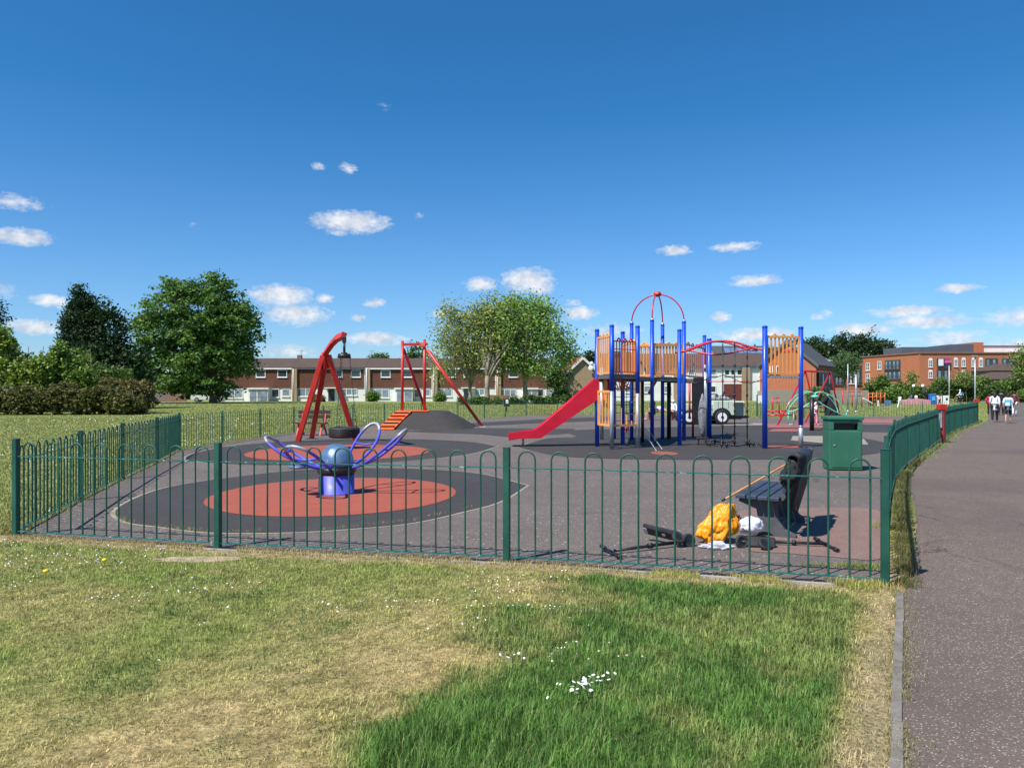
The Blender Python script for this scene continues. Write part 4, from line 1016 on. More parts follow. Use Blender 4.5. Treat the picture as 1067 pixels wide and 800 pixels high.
# ------------------------------------------------------------------ litter bin
def bin_():
    d = 15.75; c = V(X(877.5, d), d, 0); rz = R(-7); r = root('litter_bin', c, 'square dark green metal litter bin with a slot under its flat lid', 'litter bin')
    m3 = Matrix.Rotation(rz, 3, 'Z')
    def q(x, y, z): return c + m3 @ V(x, y, z)
    w_, dp, h_ = .64, .5, 1.06; m = MB()
    m.rbox(q(0, 0, .42), (w_, dp, .8), .012, rz)
    for x in (-1, 1): m.rbox(q(x * (w_ / 2 - .045), -dp / 2 + .03, .92), (.09, .06, .2), .006, rz); m.rbox(q(x * (w_ / 2 - .045), dp / 2 - .03, .92), (.09, .06, .2), .006, rz)
    m.rbox(q(-w_ / 2 + .012, 0, .92), (.02, dp - .1, .2), .004, rz); m.rbox(q(w_ / 2 - .012, 0, .92), (.02, dp - .1, .2), .004, rz); m.rbox(q(0, -dp / 2 + .03, 1.0), (w_ - .15, .05, .06), .004, rz); m.rbox(q(0, dp / 2 - .02, .92), (w_ - .15, .02, .2), .004, rz)
    part('body', m, M['green_bin'], r)
    part('lid', MB().rbox(q(0, 0, 1.065), (w_ + .05, dp + .06, .07), .014, rz), M['green_bin'], r)
    part('slot', MB().box(q(0, .03, .9), (w_ - .2, dp - .15, .13), rz), M['black'], r)
    dr = part('door', MB().rbox(q(0.01, -dp / 2 - .006, .43), (w_ - .08, .012, .72), .004, rz), M['green_bin'], r)
    part('lock', MB().cyl(q(-w_ / 2 + .09, -dp / 2 - .028, .52), q(-w_ / 2 + .09, -dp / 2 - .01, .52), .018), M['galv'], dr)
    m = MB(); m.rbox(q(.16, -dp / 2 - .015, .97), (.12, .01, .04), .002, rz); part('stub_plate', m, M['blackmetal'], r)
bin_()

# ------------------------------------------------------------------ near bench with coats, cane, scooters, bags
ba = V(.47, .883, 0); bw = V(.883, -.47, 0)      # along the bench, across it (towards its back)
B0 = V(2.47, 8.5, 0)                             # near front corner of the seat
def bench():
    r = root('park_bench', B0 + ba * .65 + bw * .3, 'dark slatted bench on grey cast legs with coats over its back, near the front fence', 'bench')
    def q(s, w_, z): return B0 + ba * s + bw * w_ + V(0, 0, z)
    M3 = Matrix((ba, bw, V(0, 0, 1))).transposed(); L = 1.5
    for k in range(4):
        part('seat_plank', MB().rbox(q(L / 2, .055 + k * .118, .445 - .004 * k), (L, .108, .042), .006, M=M3), M['plank'], r)
    tilt = Matrix.Rotation(R(14), 3, ba)
    for k in range(3):
        z = .56 + k * .125; part('back_plank', MB().rbox(q(L / 2, .50 + (z - .45) * .25, z), (L, .04, .115), .006, M=tilt @ M3), M['plank'], r)
    for s in (.18, L - .18):
        poly = [(.02, 0), (.2, .0), (.26, .05), (.34, .05), (.4, 0), (.62, 0), (.62, .035), (.5, .09), (.43, .2), (.42, .34), (.5, .42), (.56, .52), (.66, .9), (.61, .93), (.53, .7), (.46, .46), (.4, .415), (.03, .42), (.0, .38), (.1, .34), (.2, .3), (.22, .18), (.16, .07), (.02, .035)]
        m = MB(); m.prism(poly, B0 + ba * s, bw, (0, 0, 1), ba, .085); part('leg', m, M['leg_concrete'], r, bevel=.006)
bench()
def cloth(name, fn, nu, nv, mat, thick=.012, label=None, cat=None, group=None, parent=None):
    m = MB(); vs_ = [fn(i / nu, j / nv) for i in range(nu + 1) for j in range(nv + 1)]
    m.add(vs_, [(i * (nv + 1) + j, i * (nv + 1) + j + 1, (i + 1) * (nv + 1) + j + 1, (i + 1) * (nv + 1) + j) for i in range(nu) for j in range(nv)], True)
    o = part(name, m, mat, parent, label, cat, group); s = o.modifiers.new('s', 'SOLIDIFY'); s.thickness = thick; s.offset = 1; sb = o.modifiers.new('u', 'SUBSURF'); sb.levels = 1; sb.render_levels = 1; return o
def drape(s0, s1, front, back, lift, seed):
    path = []                                    # profile over the top of the backrest (across, height)
    for k in range(15):
        f = k / 14
        if f < .45: z = .88 - (.45 - f) / .45 * front; w_ = .50 + (z - .45) * .25 - .032 - lift
        elif f < .58: a = (f - .45) / .13 * math.pi; w_ = .607 - .034 * math.cos(a) ; z = .88 + .035 * math.sin(a) + lift
        else: z = .88 - (f - .58) / .42 * back; w_ = .50 + (z - .45) * .25 + .034 + lift + .012 * (1 - f)
        path.append((w_, z))
    def fn(u, v):
        k = v * 14; i = min(13, int(k)); f = k - i; w_ = path[i][0] * (1 - f) + path[i + 1][0] * f; z = path[i][1] * (1 - f) + path[i + 1][1] * f
        s = s0 + (s1 - s0) * u; ed = abs(v - .5) * 2
        nz_ = mn.noise(V(u * 5 + seed, v * 4, seed)); n2 = mn.noise(V(u * 14 + seed, v * 3, seed * 2))
        z += (mn.noise(V(u * 4 + seed, seed, 0)) * .2 * ed + .02 * nz_) * (1 if ed > .2 else 0); w_ += (.03 * nz_ + .022 * n2) * (-1 if v < .45 else 1) * .8 + (0.02 if v > .5 else -.01)
        return B0 + ba * (s + .02 * mn.noise(V(v * 5, seed, 1))) + bw * w_ + V(0, 0, max(z, .05))
    return fn
cloth('coat', drape(-.03, .5, .3, .5, .008, 3.1), 22, 26, M['cblack'], label='black coat draped over the near end of the bench back', cat='coat', group='coats on the bench')
cloth('coat', drape(.5, 1.1, .26, .62, .014, 8.7), 20, 26, paint('charcoal_padded_coat', (.02, .022, .03), .5, var=.4, scale=7, bump=.5), label='charcoal padded coat draped over the far half of the bench back', cat='coat', group='coats on the bench')
def cane():
    a = P(754, 520.5, 8.55); b = P(829, 478, 9.0); dirv = (b - a).normalized(); pts = [a.lerp(b, k / 8) for k in range(9)]
    sd = V(.75, .3, -.6).normalized(); sd = (sd - dirv * sd.dot(dirv)).normalized(); rr = .055
    for k in range(1, 12):
        t_ = math.pi * k / 10; pts.append(b + dirv * rr * math.sin(t_) + sd * (rr - rr * math.cos(t_)))
    r = part('walking_cane', MB().tube(pts, .0105, 8), M['wood'], None, 'orange brown walking cane with hooked handle laid across the bench seat', 'cane')
    part('rubber_tip', MB().cyl(a - dirv * .02, a + dirv * .02, .014), M['black'], r)
cane()
def crumple(name, c, size, seed, mat, label, cat, shear=(0, 0), amp=.22, flat=0, parent=None, lobes=3.2, n=30, smooth=False):
    m = MB(); vs_ = []; fs_ = []; nn_ = n
    for i in range(nn_ // 2 + 1):
        th = math.pi * i / (nn_ // 2)
        for j in range(nn_):
            a = 2 * math.pi * j / nn_; d = V(math.sin(th) * math.cos(a), math.sin(th) * math.sin(a), math.cos(th))
            rg = 1 + amp * mn.noise(d * 1.6 + V(seed, 0, 0)) * 1.6 - amp * abs(mn.noise(d * lobes + V(0, seed, 0))) * 1.7 + amp * (.12 if smooth else .5) * mn.noise(d * 8 + V(0, 0, seed)) - (amp * 1.5 * abs(mn.noise(V(d.x * 4.2 + d.z, d.y * 4.2, d.z * 1.1) + V(seed, seed, 0))) + amp * .7 * abs(mn.noise(V(d.x * 9 + d.z * 2, d.y * 9, d.z * 2.2) + V(seed, 0, seed))) if smooth else 0)
            p = V(d.x * size[0], d.y * size[1], d.z * size[2]) * rg; f = (p.z / size[2] + 1) / 2
            p.x += shear[0] * f; p.y += shear[1] * f; p.x *= 1 - .35 * f * (size[2] > .15); p.y *= 1 - .35 * f * (size[2] > .15)
            p.z = max(p.z, -size[2] * .78); vs_.append(V(*c) + p + V(0, 0, size[2] * .78))
    for i in range(nn_ // 2):
        for j in range(nn_): fs_.append((i * nn_ + j, (i + 1) * nn_ + j, (i + 1) * nn_ + (j + 1) % nn_, i * nn_ + (j + 1) % nn_))
    m.add(vs_, fs_, smooth); o = part(name, m, mat, parent, label, cat); return o
hb_ = B0 + ba * -.02 + bw * .57 + V(0, 0, .6); crumple('shoulder_bag', hb_, (.1, .09, .15), 7.7, M['cblack'], 'small black bag hooked on the near end of the bench back', 'bag', (.03, .0), .2, n=40, smooth=True)
g_ = G(741, 566); crumple('carrier_bag', (g_.x - .03, g_.y, .012), (.25, .16, .25), 2.3, M['bag_orange'], 'crumpled bright orange plastic bag leaning by the bench front', 'bag', (.3, .05), .16, n=84, smooth=True)
g_ = G(783, 563); crumple('bundle', (g_.x + .03, g_.y + .1, .07), (.15, .11, .1), 5.9, M['bag_white'], 'white bundled cloth lying on the right scooter under the bench edge', 'bundle', (.0, .0), .1, n=48, smooth=True)
g_ = G(757, 556); crumple('dark_bag', (g_.x + .12, g_.y + .35, .012), (.16, .12, .1), 9.1, paint('brown_grey_cloth', (.12, .08, .07), .8, var=.3, scale=9), 'small brownish cloth bag behind the orange bag', 'bag', (.02, 0), .25)
cm, t, b = newmat('clear_plastic'); b.inputs['Base Color'].default_value = (.8, .82, .9, 1); b.inputs['Roughness'].default_value = .18; b.inputs['Alpha'].default_value = .5; b.inputs['Metallic'].default_value = .1
g_ = G(746, 572); crumple('plastic_wrap', (g_.x, g_.y, .01), (.16, .1, .035), 12.4, cm, 'crumpled clear plastic wrapper on the ground in front of the orange bag', 'wrapper', (.02, 0), .5, n=26)
def scooter(label, bar_a, bar_b, stem0, stem1, wheel, wheel2, deck_a, deck_b, lift, mark, folded):
    r = root('kick_scooter', (wheel.x, wheel.y, 0), label, 'scooter', 'scooters lying by the bench')
    hb = part('handlebar', MB().tube([bar_a, (bar_a + bar_b) / 2 + V(0, 0, .004), bar_b], .013, 8), M['blackmetal'], r)
    for p, q in ((bar_a, bar_b), (bar_b, bar_a)):
        dd_ = (q - p).normalized(); part('grip', MB().cyl(p - dd_ * .01, p + dd_ * .085, .021), M['black'], hb)
    part('stem', MB().tube([stem0, stem1], [.014, .018], 10), M['blackmetal'], r)
    part('clamp', MB().cyl(stem0.lerp(stem1, .55), stem0.lerp(stem1, .62), .026), M['black'], r)
    dv = (deck_b - deck_a); L = dv.length; dv.normalize(); n_ = V(-dv.y, dv.x, 0).normalized(); nrm = (n_ * .75 + V(0, 0, .5)).normalized(); sd = dv.cross(nrm).normalized()
    M3 = Matrix((dv, sd, nrm)).transposed(); c = (deck_a + deck_b) / 2
    dk = part('deck', MB().rbox(c, (L, .125, .05), .014, M=M3), M['black'], r)
    part('grip_tape', MB().rbox(c - nrm * .028, (L * .8, .1, .006), .002, M=M3), M['blackmetal'], dk)
    if mark: part('sticker', MB().rbox(c - nrm * .03 + dv * L * .38 - sd * .02, (.03, .05, .008), .002, M=M3), M['yellow'], dk); part('sticker', MB().rbox(c - nrm * .03 + dv * L * .1, (.04, .03, .008), .002, M=M3), M['worn'], dk); part('sticker', MB().rbox(c - nrm * .03 - dv * L * .42 , (.05, .07, .008), .002, M=M3), M['worn'], dk)
    for wc_, axis in ((wheel, V(.25, -.93, .25)), (wheel2, V(.3, -.6, .75))):
        axis.normalize(); m = MB(); u_ = axis.orthogonal().normalized(); v_ = axis.cross(u_)
        pts = [wc_ + (u_ * math.cos(a * math.pi / 12) + v_ * math.sin(a * math.pi / 12)) * .055 for a in range(24)]
        wl = part('wheel', m.tube(pts, .02, 8, closed=True), M['tyre'], r); part('wheel_hub', MB().cyl(wc_ - axis * .012, wc_ + axis * .012, .042), M['blackmetal'], wl)
    m = MB(); m.tube([stem1, stem1.lerp(wheel, .5) + V(0, 0, .02), wheel], .017, 8); m.tube([deck_b, wheel.lerp(stem1, .3) + V(0, 0, .02)], .022, 8); part('fork', m, M['black'], r)
def GP(px, py, z):
    d = (H0 - z) * FP / (py - HY); return V(X(px, d), d, z)
scooter('black folding scooter lying on its side, left of the orange bag', GP(627, 569, .05), GP(646, 580, .03), GP(640, 573.5, .04), GP(703, 565, .05), GP(717.5, 563, .065), GP(707, 560, .1), GP(671, 550, .14), GP(708, 559, .1), 0, True, True)
scooter('black scooter lying on the tarmac with its stem pointing right, below the bench', GP(849.5, 561, .04), GP(872.5, 573, .03), GP(862, 566.5, .04), GP(803, 564, .04), GP(773, 564.5, .06), GP(797, 567, .06), GP(808, 566, .05), GP(776, 564, .06), 0, False, False)

# ------------------------------------------------------------------ gate post on the right fence, red marker
gp = V(X(976, 24.0) + .12, 23.85, 0); r = root('gate_post', gp, 'red gate post with a box head and pale plate in the fence by the path', 'gate post')
part('post', MB().rbox(gp + V(0, 0, .58), (.11, .11, 1.16), .008, R(30)), paint('dark_red_post', (.28, .02, .02), .5, var=.2), r)
part('box_head', MB().rbox(gp + V(-.05, 0, 1.12), (.27, .16, .18), .012, R(10)), M['red'], r)
part('side_plate', MB().rbox(gp + V(-.1, -.03, .75), (.03, .1, .55), .006, R(30)), M['galv'], r)
part('foot_block', MB().rbox(gp + V(.02, 0, .03), (.22, .22, .08), .01, R(30)), M['black'], r)
rs = V(X(1015, 40.5), 40.3, 0); r = root('red_marker', rs, 'small red box sign on a post where the path fence ends', 'marker')
part('post', MB().cyl(rs, rs + V(0, 0, 1.05), .035), M['crimson'], r); part('box', MB().rbox(rs + V(0, 0, 1.12), (.3, .12, .17), .01), M['red'], r)
# far play hurdles beyond the back fence
def hurdle(px0, px1, pyt, pyb, d, mat, label, n=3, name='play_hurdle', cat='play rail'):
    r = root(name, (X((px0 + px1) / 2, d), d, rise(d)), label, cat); m = MB()
    for k in range(n): x = X(px0 + (px1 - px0) * k / (n - 1), d); part('upright', MB().cyl((x, d, rise(d)), (x, d, Z(pyt, d)), .05, n=8), M[mat], r)
    for f in (.12, .55): z = Z(pyt + (pyb - pyt) * f, d); m.cyl((X(px0, d), d, z), (X(px1, d), d, z), .04, n=8)
    part('rail', m, M[mat], r)
hurdle(798, 829, 427, 437, 43.5, 'crimson', 'low dark red rail behind the right blue posts', 3)
hurdle(805, 812, 413.5, 424, 56, 'red', 'pair of short red posts beyond the back fence', 2)
for k, (a, b_, c_) in enumerate(((878, 898, 407), (905, 922, 409))):
    hurdle(a, b_, c_, 417, 78 + 4 * k, ['red', 'orange_red'][k], ['red barrier rail in the far play area, left of the orange one', 'orange barrier rail in the far play area beyond the bin'][k], 5)
# ------------------------------------------------------------------ building helpers (facade in plane y=d facing the camera)
def window(parent, x0, x1, z0, z1, y, nsash=1, glass='glass', frame='white', transom=None, arch=False, deep=.07, M3=None, O=None):
    T = (lambda v: O + M3 @ v) if M3 is not None else (lambda v: v)
    rot = M3
    def bb(m, a, b):
        c = T(V((a[0] + b[0]) / 2, (a[1] + b[1]) / 2, (a[2] + b[2]) / 2)); m.box(c, (abs(b[0] - a[0]), abs(b[1] - a[1]), abs(b[2] - a[2])), M=rot if rot is not None else None)
    fr = MB(); f = .09
    bb(fr, (x0, y - deep, z0), (x1, y, z0 + f)); bb(fr, (x0, y - deep, z1 - f), (x1, y, z1))
    for x in [x0, x1 - f] + [x0 + (x1 - x0) * k / nsash - f / 2 for k in range(1, nsash)]: bb(fr, (x, y - deep + .002, z0 + f), (x + f, y, z1 - f))
    if transom: bb(fr, (x0 + f, y - deep + .004, z0 + (z1 - z0) * transom - f / 2), (x1 - f, y, z0 + (z1 - z0) * transom + f / 2))
    if arch:
        for k in range(6):
            a0, a1 = math.pi * k / 6, math.pi * (k + 1) / 6; rr = (x1 - x0) / 2; cx_ = (x0 + x1) / 2
            fr.prism([(0, 0), (rr * math.cos(a0), rr * math.sin(a0)), (rr * math.cos(a1), rr * math.sin(a1))], T(V(cx_, y - deep / 2, z1)), (rot @ V(1, 0, 0)) if rot is not None else V(1, 0, 0), (0, 0, 1), (rot @ V(0, 1, 0)) if rot is not None else V(0, 1, 0), deep)
    w = part('window', fr, M[frame], parent)
    pn = MB(); bb(pn, (x0 + f * .7, y - .03, z0 + f * .7), (x1 - f * .7, y + .01, z1 - f * .7)); part('pane', pn, M[glass], w)
    sl_ = MB(); bb(sl_, (x0 - .06, y - deep - .06, z0 - .09), (x1 + .06, y, z0 - .003)); part('sill', sl_, M[frame], w)
    return w
def pitched(parent, x0, x1, y0, y1, ze, zr, mat, over=.35, name='roof'):
    m = MB(); ym = (y0 + y1) / 2; t_ = .16
    sec = [(y0 - over, ze - .12), (ym, zr), (y1 + over, ze - .12), (y1 + over, ze - .12 + t_), (ym, zr + t_), (y0 - over, ze - .12 + t_)]
    vs_ = [(x, a, b) for x in (x0, x1) for a, b in sec]
    m.add(vs_, [(0, 1, 4, 5), (1, 2, 3, 4), (11, 10, 7, 6), (10, 9, 8, 7), (0, 6, 7, 1), (1, 7, 8, 2), (2, 8, 9, 3), (3, 9, 10, 4), (4, 10, 11, 5), (5, 11, 6, 0)])
    return part(name, m, mat, parent)
def gable_wall(m, x, y0, y1, z0, ze, zr, t_=.2):
    m.prism([(y0, z0), (y1, z0), (y1, ze), ((y0 + y1) / 2, zr), (y0, ze)], (x, 0, 0), (0, 1, 0), (0, 0, 1), (1, 0, 0), t_)

# left terrace
D = 114.0; S = D / FP; ZB = .18
def zx(py): return Z(py, D)
edges = [225, 305, 381, 451, 517, 577]
labs = ['brown tile hung terraced house with white porch, partly hidden by the big round tree', 'brown tile hung terraced house seen behind the red tyre swing mast',
        'brown tile hung terraced house seen behind the zip line frame', 'brown tile hung terraced house behind the paler sparse tree', 'brown tile hung end terrace house behind the right hand green tree']
for i, (a, b) in enumerate(zip(edges, edges[1:])):
    x0, x1 = X(a, D), X(b, D); r = root('terraced_house', ((x0 + x1) / 2, D + 3.5, ZB), labs[i], 'house', 'left terrace of houses beyond the field')
    m = MB(); m.bbox((x0 + .01, D, ZB - .3), (x1 - .01, D + 7.4, 5.12)); part('wall', m, M['render'], r)
    g_ = MB(); gable_wall(g_, x0 + .11, D + .01, D + 7.39, 5.1, 5.14, 6.5); gable_wall(g_, x1 - .11, D + .01, D + 7.39, 5.1, 5.14, 6.5); part('gable', g_, M['brick_brown'], r)
    part('tile_hanging', MB().bbox((x0 + .75, D - .12, zx(404)), (x1 - .3, D - .003, 4.98)), M['tilehung'], r)
    part('pier', MB().bbox((x0 - .0, D - .42, ZB - .2), (x0 + .72, D - .003, 5.0)), M['brick_tan'], r)
    rf = pitched(r, x0, x1 - .02, D, D + 7.4, 5.16, 6.55, M['rooftile'])
    part('fascia', MB().bbox((x0 + .02, D - .4, 4.9), (x1 - .04, D - .36, 5.1)), M['white'] if i != 1 else M['greyclad'], r)
    m = MB(); m.cyl((x0 + .2, D - .46, ZB), (x0 + .2, D - .46, 5.0), .06, n=8); part('downpipe', m, M['white'], r)
    m = MB(); m.bbox((x0 - .3, D + 3.4, 6.4), (x0 + .35, D + 4.0, 7.2)); 
    if i in (1, 3): part('chimney', m, M['brick_brown'], rf)
    m = MB(); m.cyl((x0 + .25, D + 3.7, 6.6), (x0 + .25, D + 3.7, 8.0), .03, n=5); m.cyl((x0 - .1, D + 3.7, 7.8), (x0 + .7, D + 3.7, 7.8), .02, n=5); part('aerial', m, M['blackmetal'], rf)
    for c_ in ([272, 294.5], [352, 371], [402, 424.5], [470, 488], [535, 571])[i]:
        window(r, X(c_ - 5, D), X(c_ + 5, D), zx(393), zx(385.5), D - .12, 1, 'glass', transom=None)
    u = (b - a) / 80
    if i in (0, 2, 4):
        window(r, X(a + 3 * u, D), X(a + 28 * u, D), zx(414.5), zx(405.5), D - .003, 3, 'curtain')
        wx0, wx1 = X(a + 37 * u, D), X(a + 57 * u, D)
        pc = part('porch', MB().bbox((wx0, D - 1.3, ZB), (wx1, D - .003, zx(405.5))), M['render'], r)
        part('porch_roof', MB().bbox((wx0 - .15, D - 1.5, zx(405.5) + .003), (wx1 + .15, D - .13, zx(404))), M['white'], pc)
        part('door', MB().bbox((wx0 + .25, D - 1.36, ZB), (wx0 + 1.1, D - 1.303, zx(406.8))), M['curtain'], pc)
        part('glazing', MB().bbox((wx0 + 1.35, D - 1.36, ZB + .1), (wx1 - .15, D - 1.303, zx(406.8))), M['curtain'], pc)
        window(r, X(a + 58 * u, D), X(a + 66 * u, D), zx(414), zx(405), D - .003, 1, 'glass')
        window(r, X(a + 69 * u, D), X(a + 77 * u, D), zx(413), zx(405.5), D - .003, 1, 'curtain')
    else:
        window(r, X(a + 5 * u, D), X(a + 24 * u, D), zx(413), zx(404.5), D - .003, 2, 'curtain')
        part('door', MB().bbox((X(a + 39 * u, D), D - .06, ZB), (X(a + 46 * u, D), D - .003, zx(405))), M['glass'], r)
        part('porch_roof', MB().bbox((X(a + 36 * u, D), D - .9, zx(404.6)), (X(a + 54 * u, D), D - .13, zx(403.6))), M['white'], r)
        window(r, X(a + 53 * u, D), X(a + 71 * u, D), zx(412), zx(404.8), D - .003, 3, 'curtain')
    if i == 0:
        m = MB(); m.bbox((x0 + 1, D - 3.0, ZB + .55), (X(a + 30, D), D - 2.95, ZB + .62)); m.bbox((X(a + 42, D), D - 3, ZB + .55), (X(a + 68, D), D - 2.95, ZB + .62))
        for k in range(7): m.bbox((x0 + 1 + k * 1.35, D - 3, ZB), (x0 + 1.06 + k * 1.35, D - 2.95, ZB + .6))
        part('railing', m, M['greyclad'], r)
m = MB()
for k in range(46):
    x = X(530, 106) + k * .2; m.bbox((x, 106, .1), (x + .11, 106.03, 1.0 + .04 * (k % 2)))
m.bbox((X(530, 106), 106.03, .35), (X(600, 106), 106.08, .43)); m.bbox((X(530, 106), 106.03, .75), (X(600, 106), 106.08, .83))
part('picket_fence', m, M['render'], None, 'white picket fence in front of the end terrace house', 'fence')
m = MB(); m.bbox((X(508, 105), 105, .1), (X(530, 105), 105.12, 1.15)); part('board_fence', m, M['fence_wood'], None, 'low brown board fence left of the white picket fence', 'fence')
m = MB(); m.bbox((X(158, 108), 108, .1), (X(174, 108), 108.2, Z(403, 108))); m.bbox((X(158, 108), 107.96, Z(403, 108)), (X(174, 108), 108.24, Z(402.2, 108)))
part('garden_wall', m, brickmat('grey_brown_brick', (.24, .16, .13), (.18, .13, .11), (.25, .2, .17)), None, 'grey brown brick wall beside the low hedge, left half', 'wall')
m = MB(); m.bbox((X(174.3, 108), 107.9, .1), (X(194, 108), 108.12, Z(403, 108))); m.bbox((X(174.3, 108), 107.86, Z(403, 108)), (X(194, 108), 108.16, Z(402.2, 108)))
part('garden_wall', m, M['brick_brown'], None, 'orange brown brick wall between the low hedge and the big round tree', 'wall')

# tan gable house
def gable_house(name, label, O, rz, W, L, zb, ze, zr, wall, roof, wins=(), verge='white', cat='house', over=.35, roof_th=.16):
    r = root(name, (O[0], O[1], zb), label, cat); M3 = Matrix.Rotation(rz, 3, 'Z'); OO = V(O[0], O[1], 0)
    def T(x, y, z): return OO + M3 @ V(x, y, z)
    m = MB(); sec = [(-W / 2, zb - .3), (W / 2, zb - .3), (W / 2, ze), (0, zr), (-W / 2, ze)]; n = 5
    m.add([T(a, y, b) for y in (0, L) for a, b in sec], [tuple(range(5)), tuple(range(5, 10))[::-1]] + [(i, 5 + i, 5 + (i + 1) % 5, (i + 1) % 5) for i in range(5)])
    part('wall', m, wall, r)
    m = MB(); sl_ = (zr - ze) / (W / 2); e = W / 2 + over; zz_ = zr - sl_ * e
    sec = [(-e, zz_ + .01), (0, zr + .01), (e, zz_ + .01), (e, zz_ + roof_th), (0, zr + roof_th + .05), (-e, zz_ + roof_th)]
    m.add([T(a, y, b) for y in (-.3, L + .3) for a, b in sec], [(0, 1, 4, 5), (1, 2, 3, 4), (11, 10, 7, 6), (10, 9, 8, 7)] + [(i, 6 + i, 6 + (i + 1) % 6, (i + 1) % 6) for i in range(6)])
    part('roof', m, roof, r)
    m = MB(); u_ = M3 @ V(1, 0, 0); w_ = M3 @ V(0, 1, 0)
    for s in (-1, 1): m.prism([(0, zr - .22), (s * e, zz_ - .22), (s * e, zz_ + roof_th + .01), (0, zr + roof_th + .06)][::s], T(0, -.325, 0), u_, (0, 0, 1), w_, .045)
    part('bargeboard', m, M[verge], r)
    for (x0, x1, z0, z1, ns, gl) in wins: window(r, x0, x1, z0, z1, -.003, ns, gl, M3=M3, O=OO)
    return r, T, M3, OO
d = 108
r, T, M3, OO = gable_house('gable_house', 'tan brick gable end house with white bargeboards right of the green tree', (X(607, d), d), R(6), 3.9, 9, .18, Z(386, d), Z(372, d) - .1, M['brick_tan'], M['roofred'])
m = MB()
for q in (T(1.05, -.3, Z(381, d)), T(1.15, -.3, Z(377, d) - .1)): m.lathe(q, [(.0, .0), (.0, .01)], 4)
for c_, rr in ((T(1.1, -.45, Z(383.5, d)), .37), (T(1.2, -.42, Z(378.5, d)), .25)):
    m.ball(c_, (rr, .07, rr), 14, 8)
part('satellite_dish', m, M['white'], r)
part('downpipe', MB().cyl(T(-2.1, -.1, .2), T(-2.1, -.1, Z(386, d)), .06, n=6), M['galv'], r)
# low dark house end behind the end terrace
gable_house('gable_house', 'brown house end with white bargeboard just right of the terrace', (X(583, 122), 122), R(0), 4.2, 5, .18, Z(395, 122), Z(384, 122), M['brick_brown'], M['rooftile'])

# right terrace with garages
D2 = 120.0; labs = ['white rendered terraced house seen through the climbing frame tower', 'white rendered terraced house behind the domed tower legs', 'white rendered terraced house with three joined upper windows and a brown garage door', 'white rendered terraced house nearest the orange gable building']
for i, (a, b) in enumerate(((628, 664), (664, 706), (706, 777), (777, 812))):
    x0, x1 = X(a, D2), X(b, D2); zz_ = lambda py: Z(py, D2)
    r = root('terraced_house', ((x0 + x1) / 2, D2 + 3.5, .18), labs[i], 'house', 'right terrace of white houses beyond the playground')
    m = MB(); m.bbox((x0 + .01, D2, -.2), (x1 - .01, D2 + 7.5, zz_(382))); part('wall', m, M['render'], r)
    g_ = MB(); gable_wall(g_, x0 + .11, D2, D2 + 7.5, zz_(382.2), zz_(382), zz_(371.5)); gable_wall(g_, x1 - .11, D2, D2 + 7.5, zz_(382.2), zz_(382), zz_(371.5)); part('gable', g_, M['brick_tan'], r)
    pitched(r, x0, x1 - .02, D2, D2 + 7.5, zz_(381.5), zz_(369.5) + .2, M['rooftile'])
    part('pier', MB().bbox((x0, D2 - .4, .1), (x0 + .6, D2 - .003, zz_(383))), M['brick_tan'], r); part('pier', MB().bbox((x1 - .65, D2 - .4, .1), (x1 - .05, D2 - .003, zz_(383))), M['brick_tan'], r)
    part('fascia', MB().bbox((x0 + .02, D2 - .4, zz_(383)), (x1 - .04, D2 - .36, zz_(381.7))), M['greyclad'], r)
    if i == 2:
        for c_ in (757.5, 764, 770.5): window(r, X(c_ - 2.8, D2), X(c_ + 2.8, D2), zz_(391), zz_(385), D2 - .003, 1)
        window(r, X(740, D2), X(746.5, D2), zz_(391), zz_(384.5), D2 - .003, 1, 'curtain'); window(r, X(717, D2), X(724, D2), zz_(391), zz_(384.5), D2 - .003, 1, 'curtain')
        part('garage_door', MB().bbox((X(754, D2), D2 - .06, .1), (X(773, D2), D2 - .003, zz_(400))), paint('brown_red_garage', (.14, .035, .03), .6, var=.1, scale=2), r)
        window(r, X(740, D2), X(746, D2), zz_(409), zz_(402), D2 - .003, 1)
    else:
        n = 2 if i < 2 else 1
        for k in range(n):
            c_ = a + (b - a) * (k + .5) / n
            window(r, X(c_ - 3.5, D2), X(c_ + 3.5, D2), zz_(391.5), zz_(385), D2 - .003, 1); window(r, X(c_ - 3.5, D2), X(c_ + 3.5, D2), zz_(409), zz_(402), D2 - .003, 1, 'curtain')
            m = MB(); m.bbox((X(c_ - 3, D2), D2 - .08, zz_(400)), (X(c_ + 3, D2), D2 - .003, zz_(393.5))); part('cladding_panel', m, M['white'], r)
# slate roofed house with panels behind
r = root('slate_house', (X(780, 135), 137, .18), 'grey slate roof with pale blue panels showing above the white terrace', 'house')
x0, x1 = X(746, 133), X(802, 133); m = MB(); m.bbox((x0, 133, -.2), (x1, 141, Z(374, 133))); part('wall', m, M['brick_tan'], r)
g_ = MB(); gable_wall(g_, x0 + .11, 133, 141, Z(374.2, 133), Z(374, 133), 9.4 - .3); gable_wall(g_, x1 - .11, 133, 141, Z(374.2, 133), Z(374, 133), 9.4 - .3); part('gable', g_, M['brick_tan'], r)
rf = pitched(r, x0, x1, 133, 141, Z(374, 133), 9.6, M['slate'])
m = MB(); ze, zr = Z(374, 133), 9.6
sl_ = math.atan2(zr - ze + .1, 4)
for k in range(6): m.box((x0 + 2.6 + k * 1.1, 135.2, ze + (zr - ze + .1) * (2.2 / 4.) + .22), (.95, 1.9, .05), M=Matrix.Rotation(sl_, 3, 'X'))
part('roof_panels', m, M['solar'], rf)

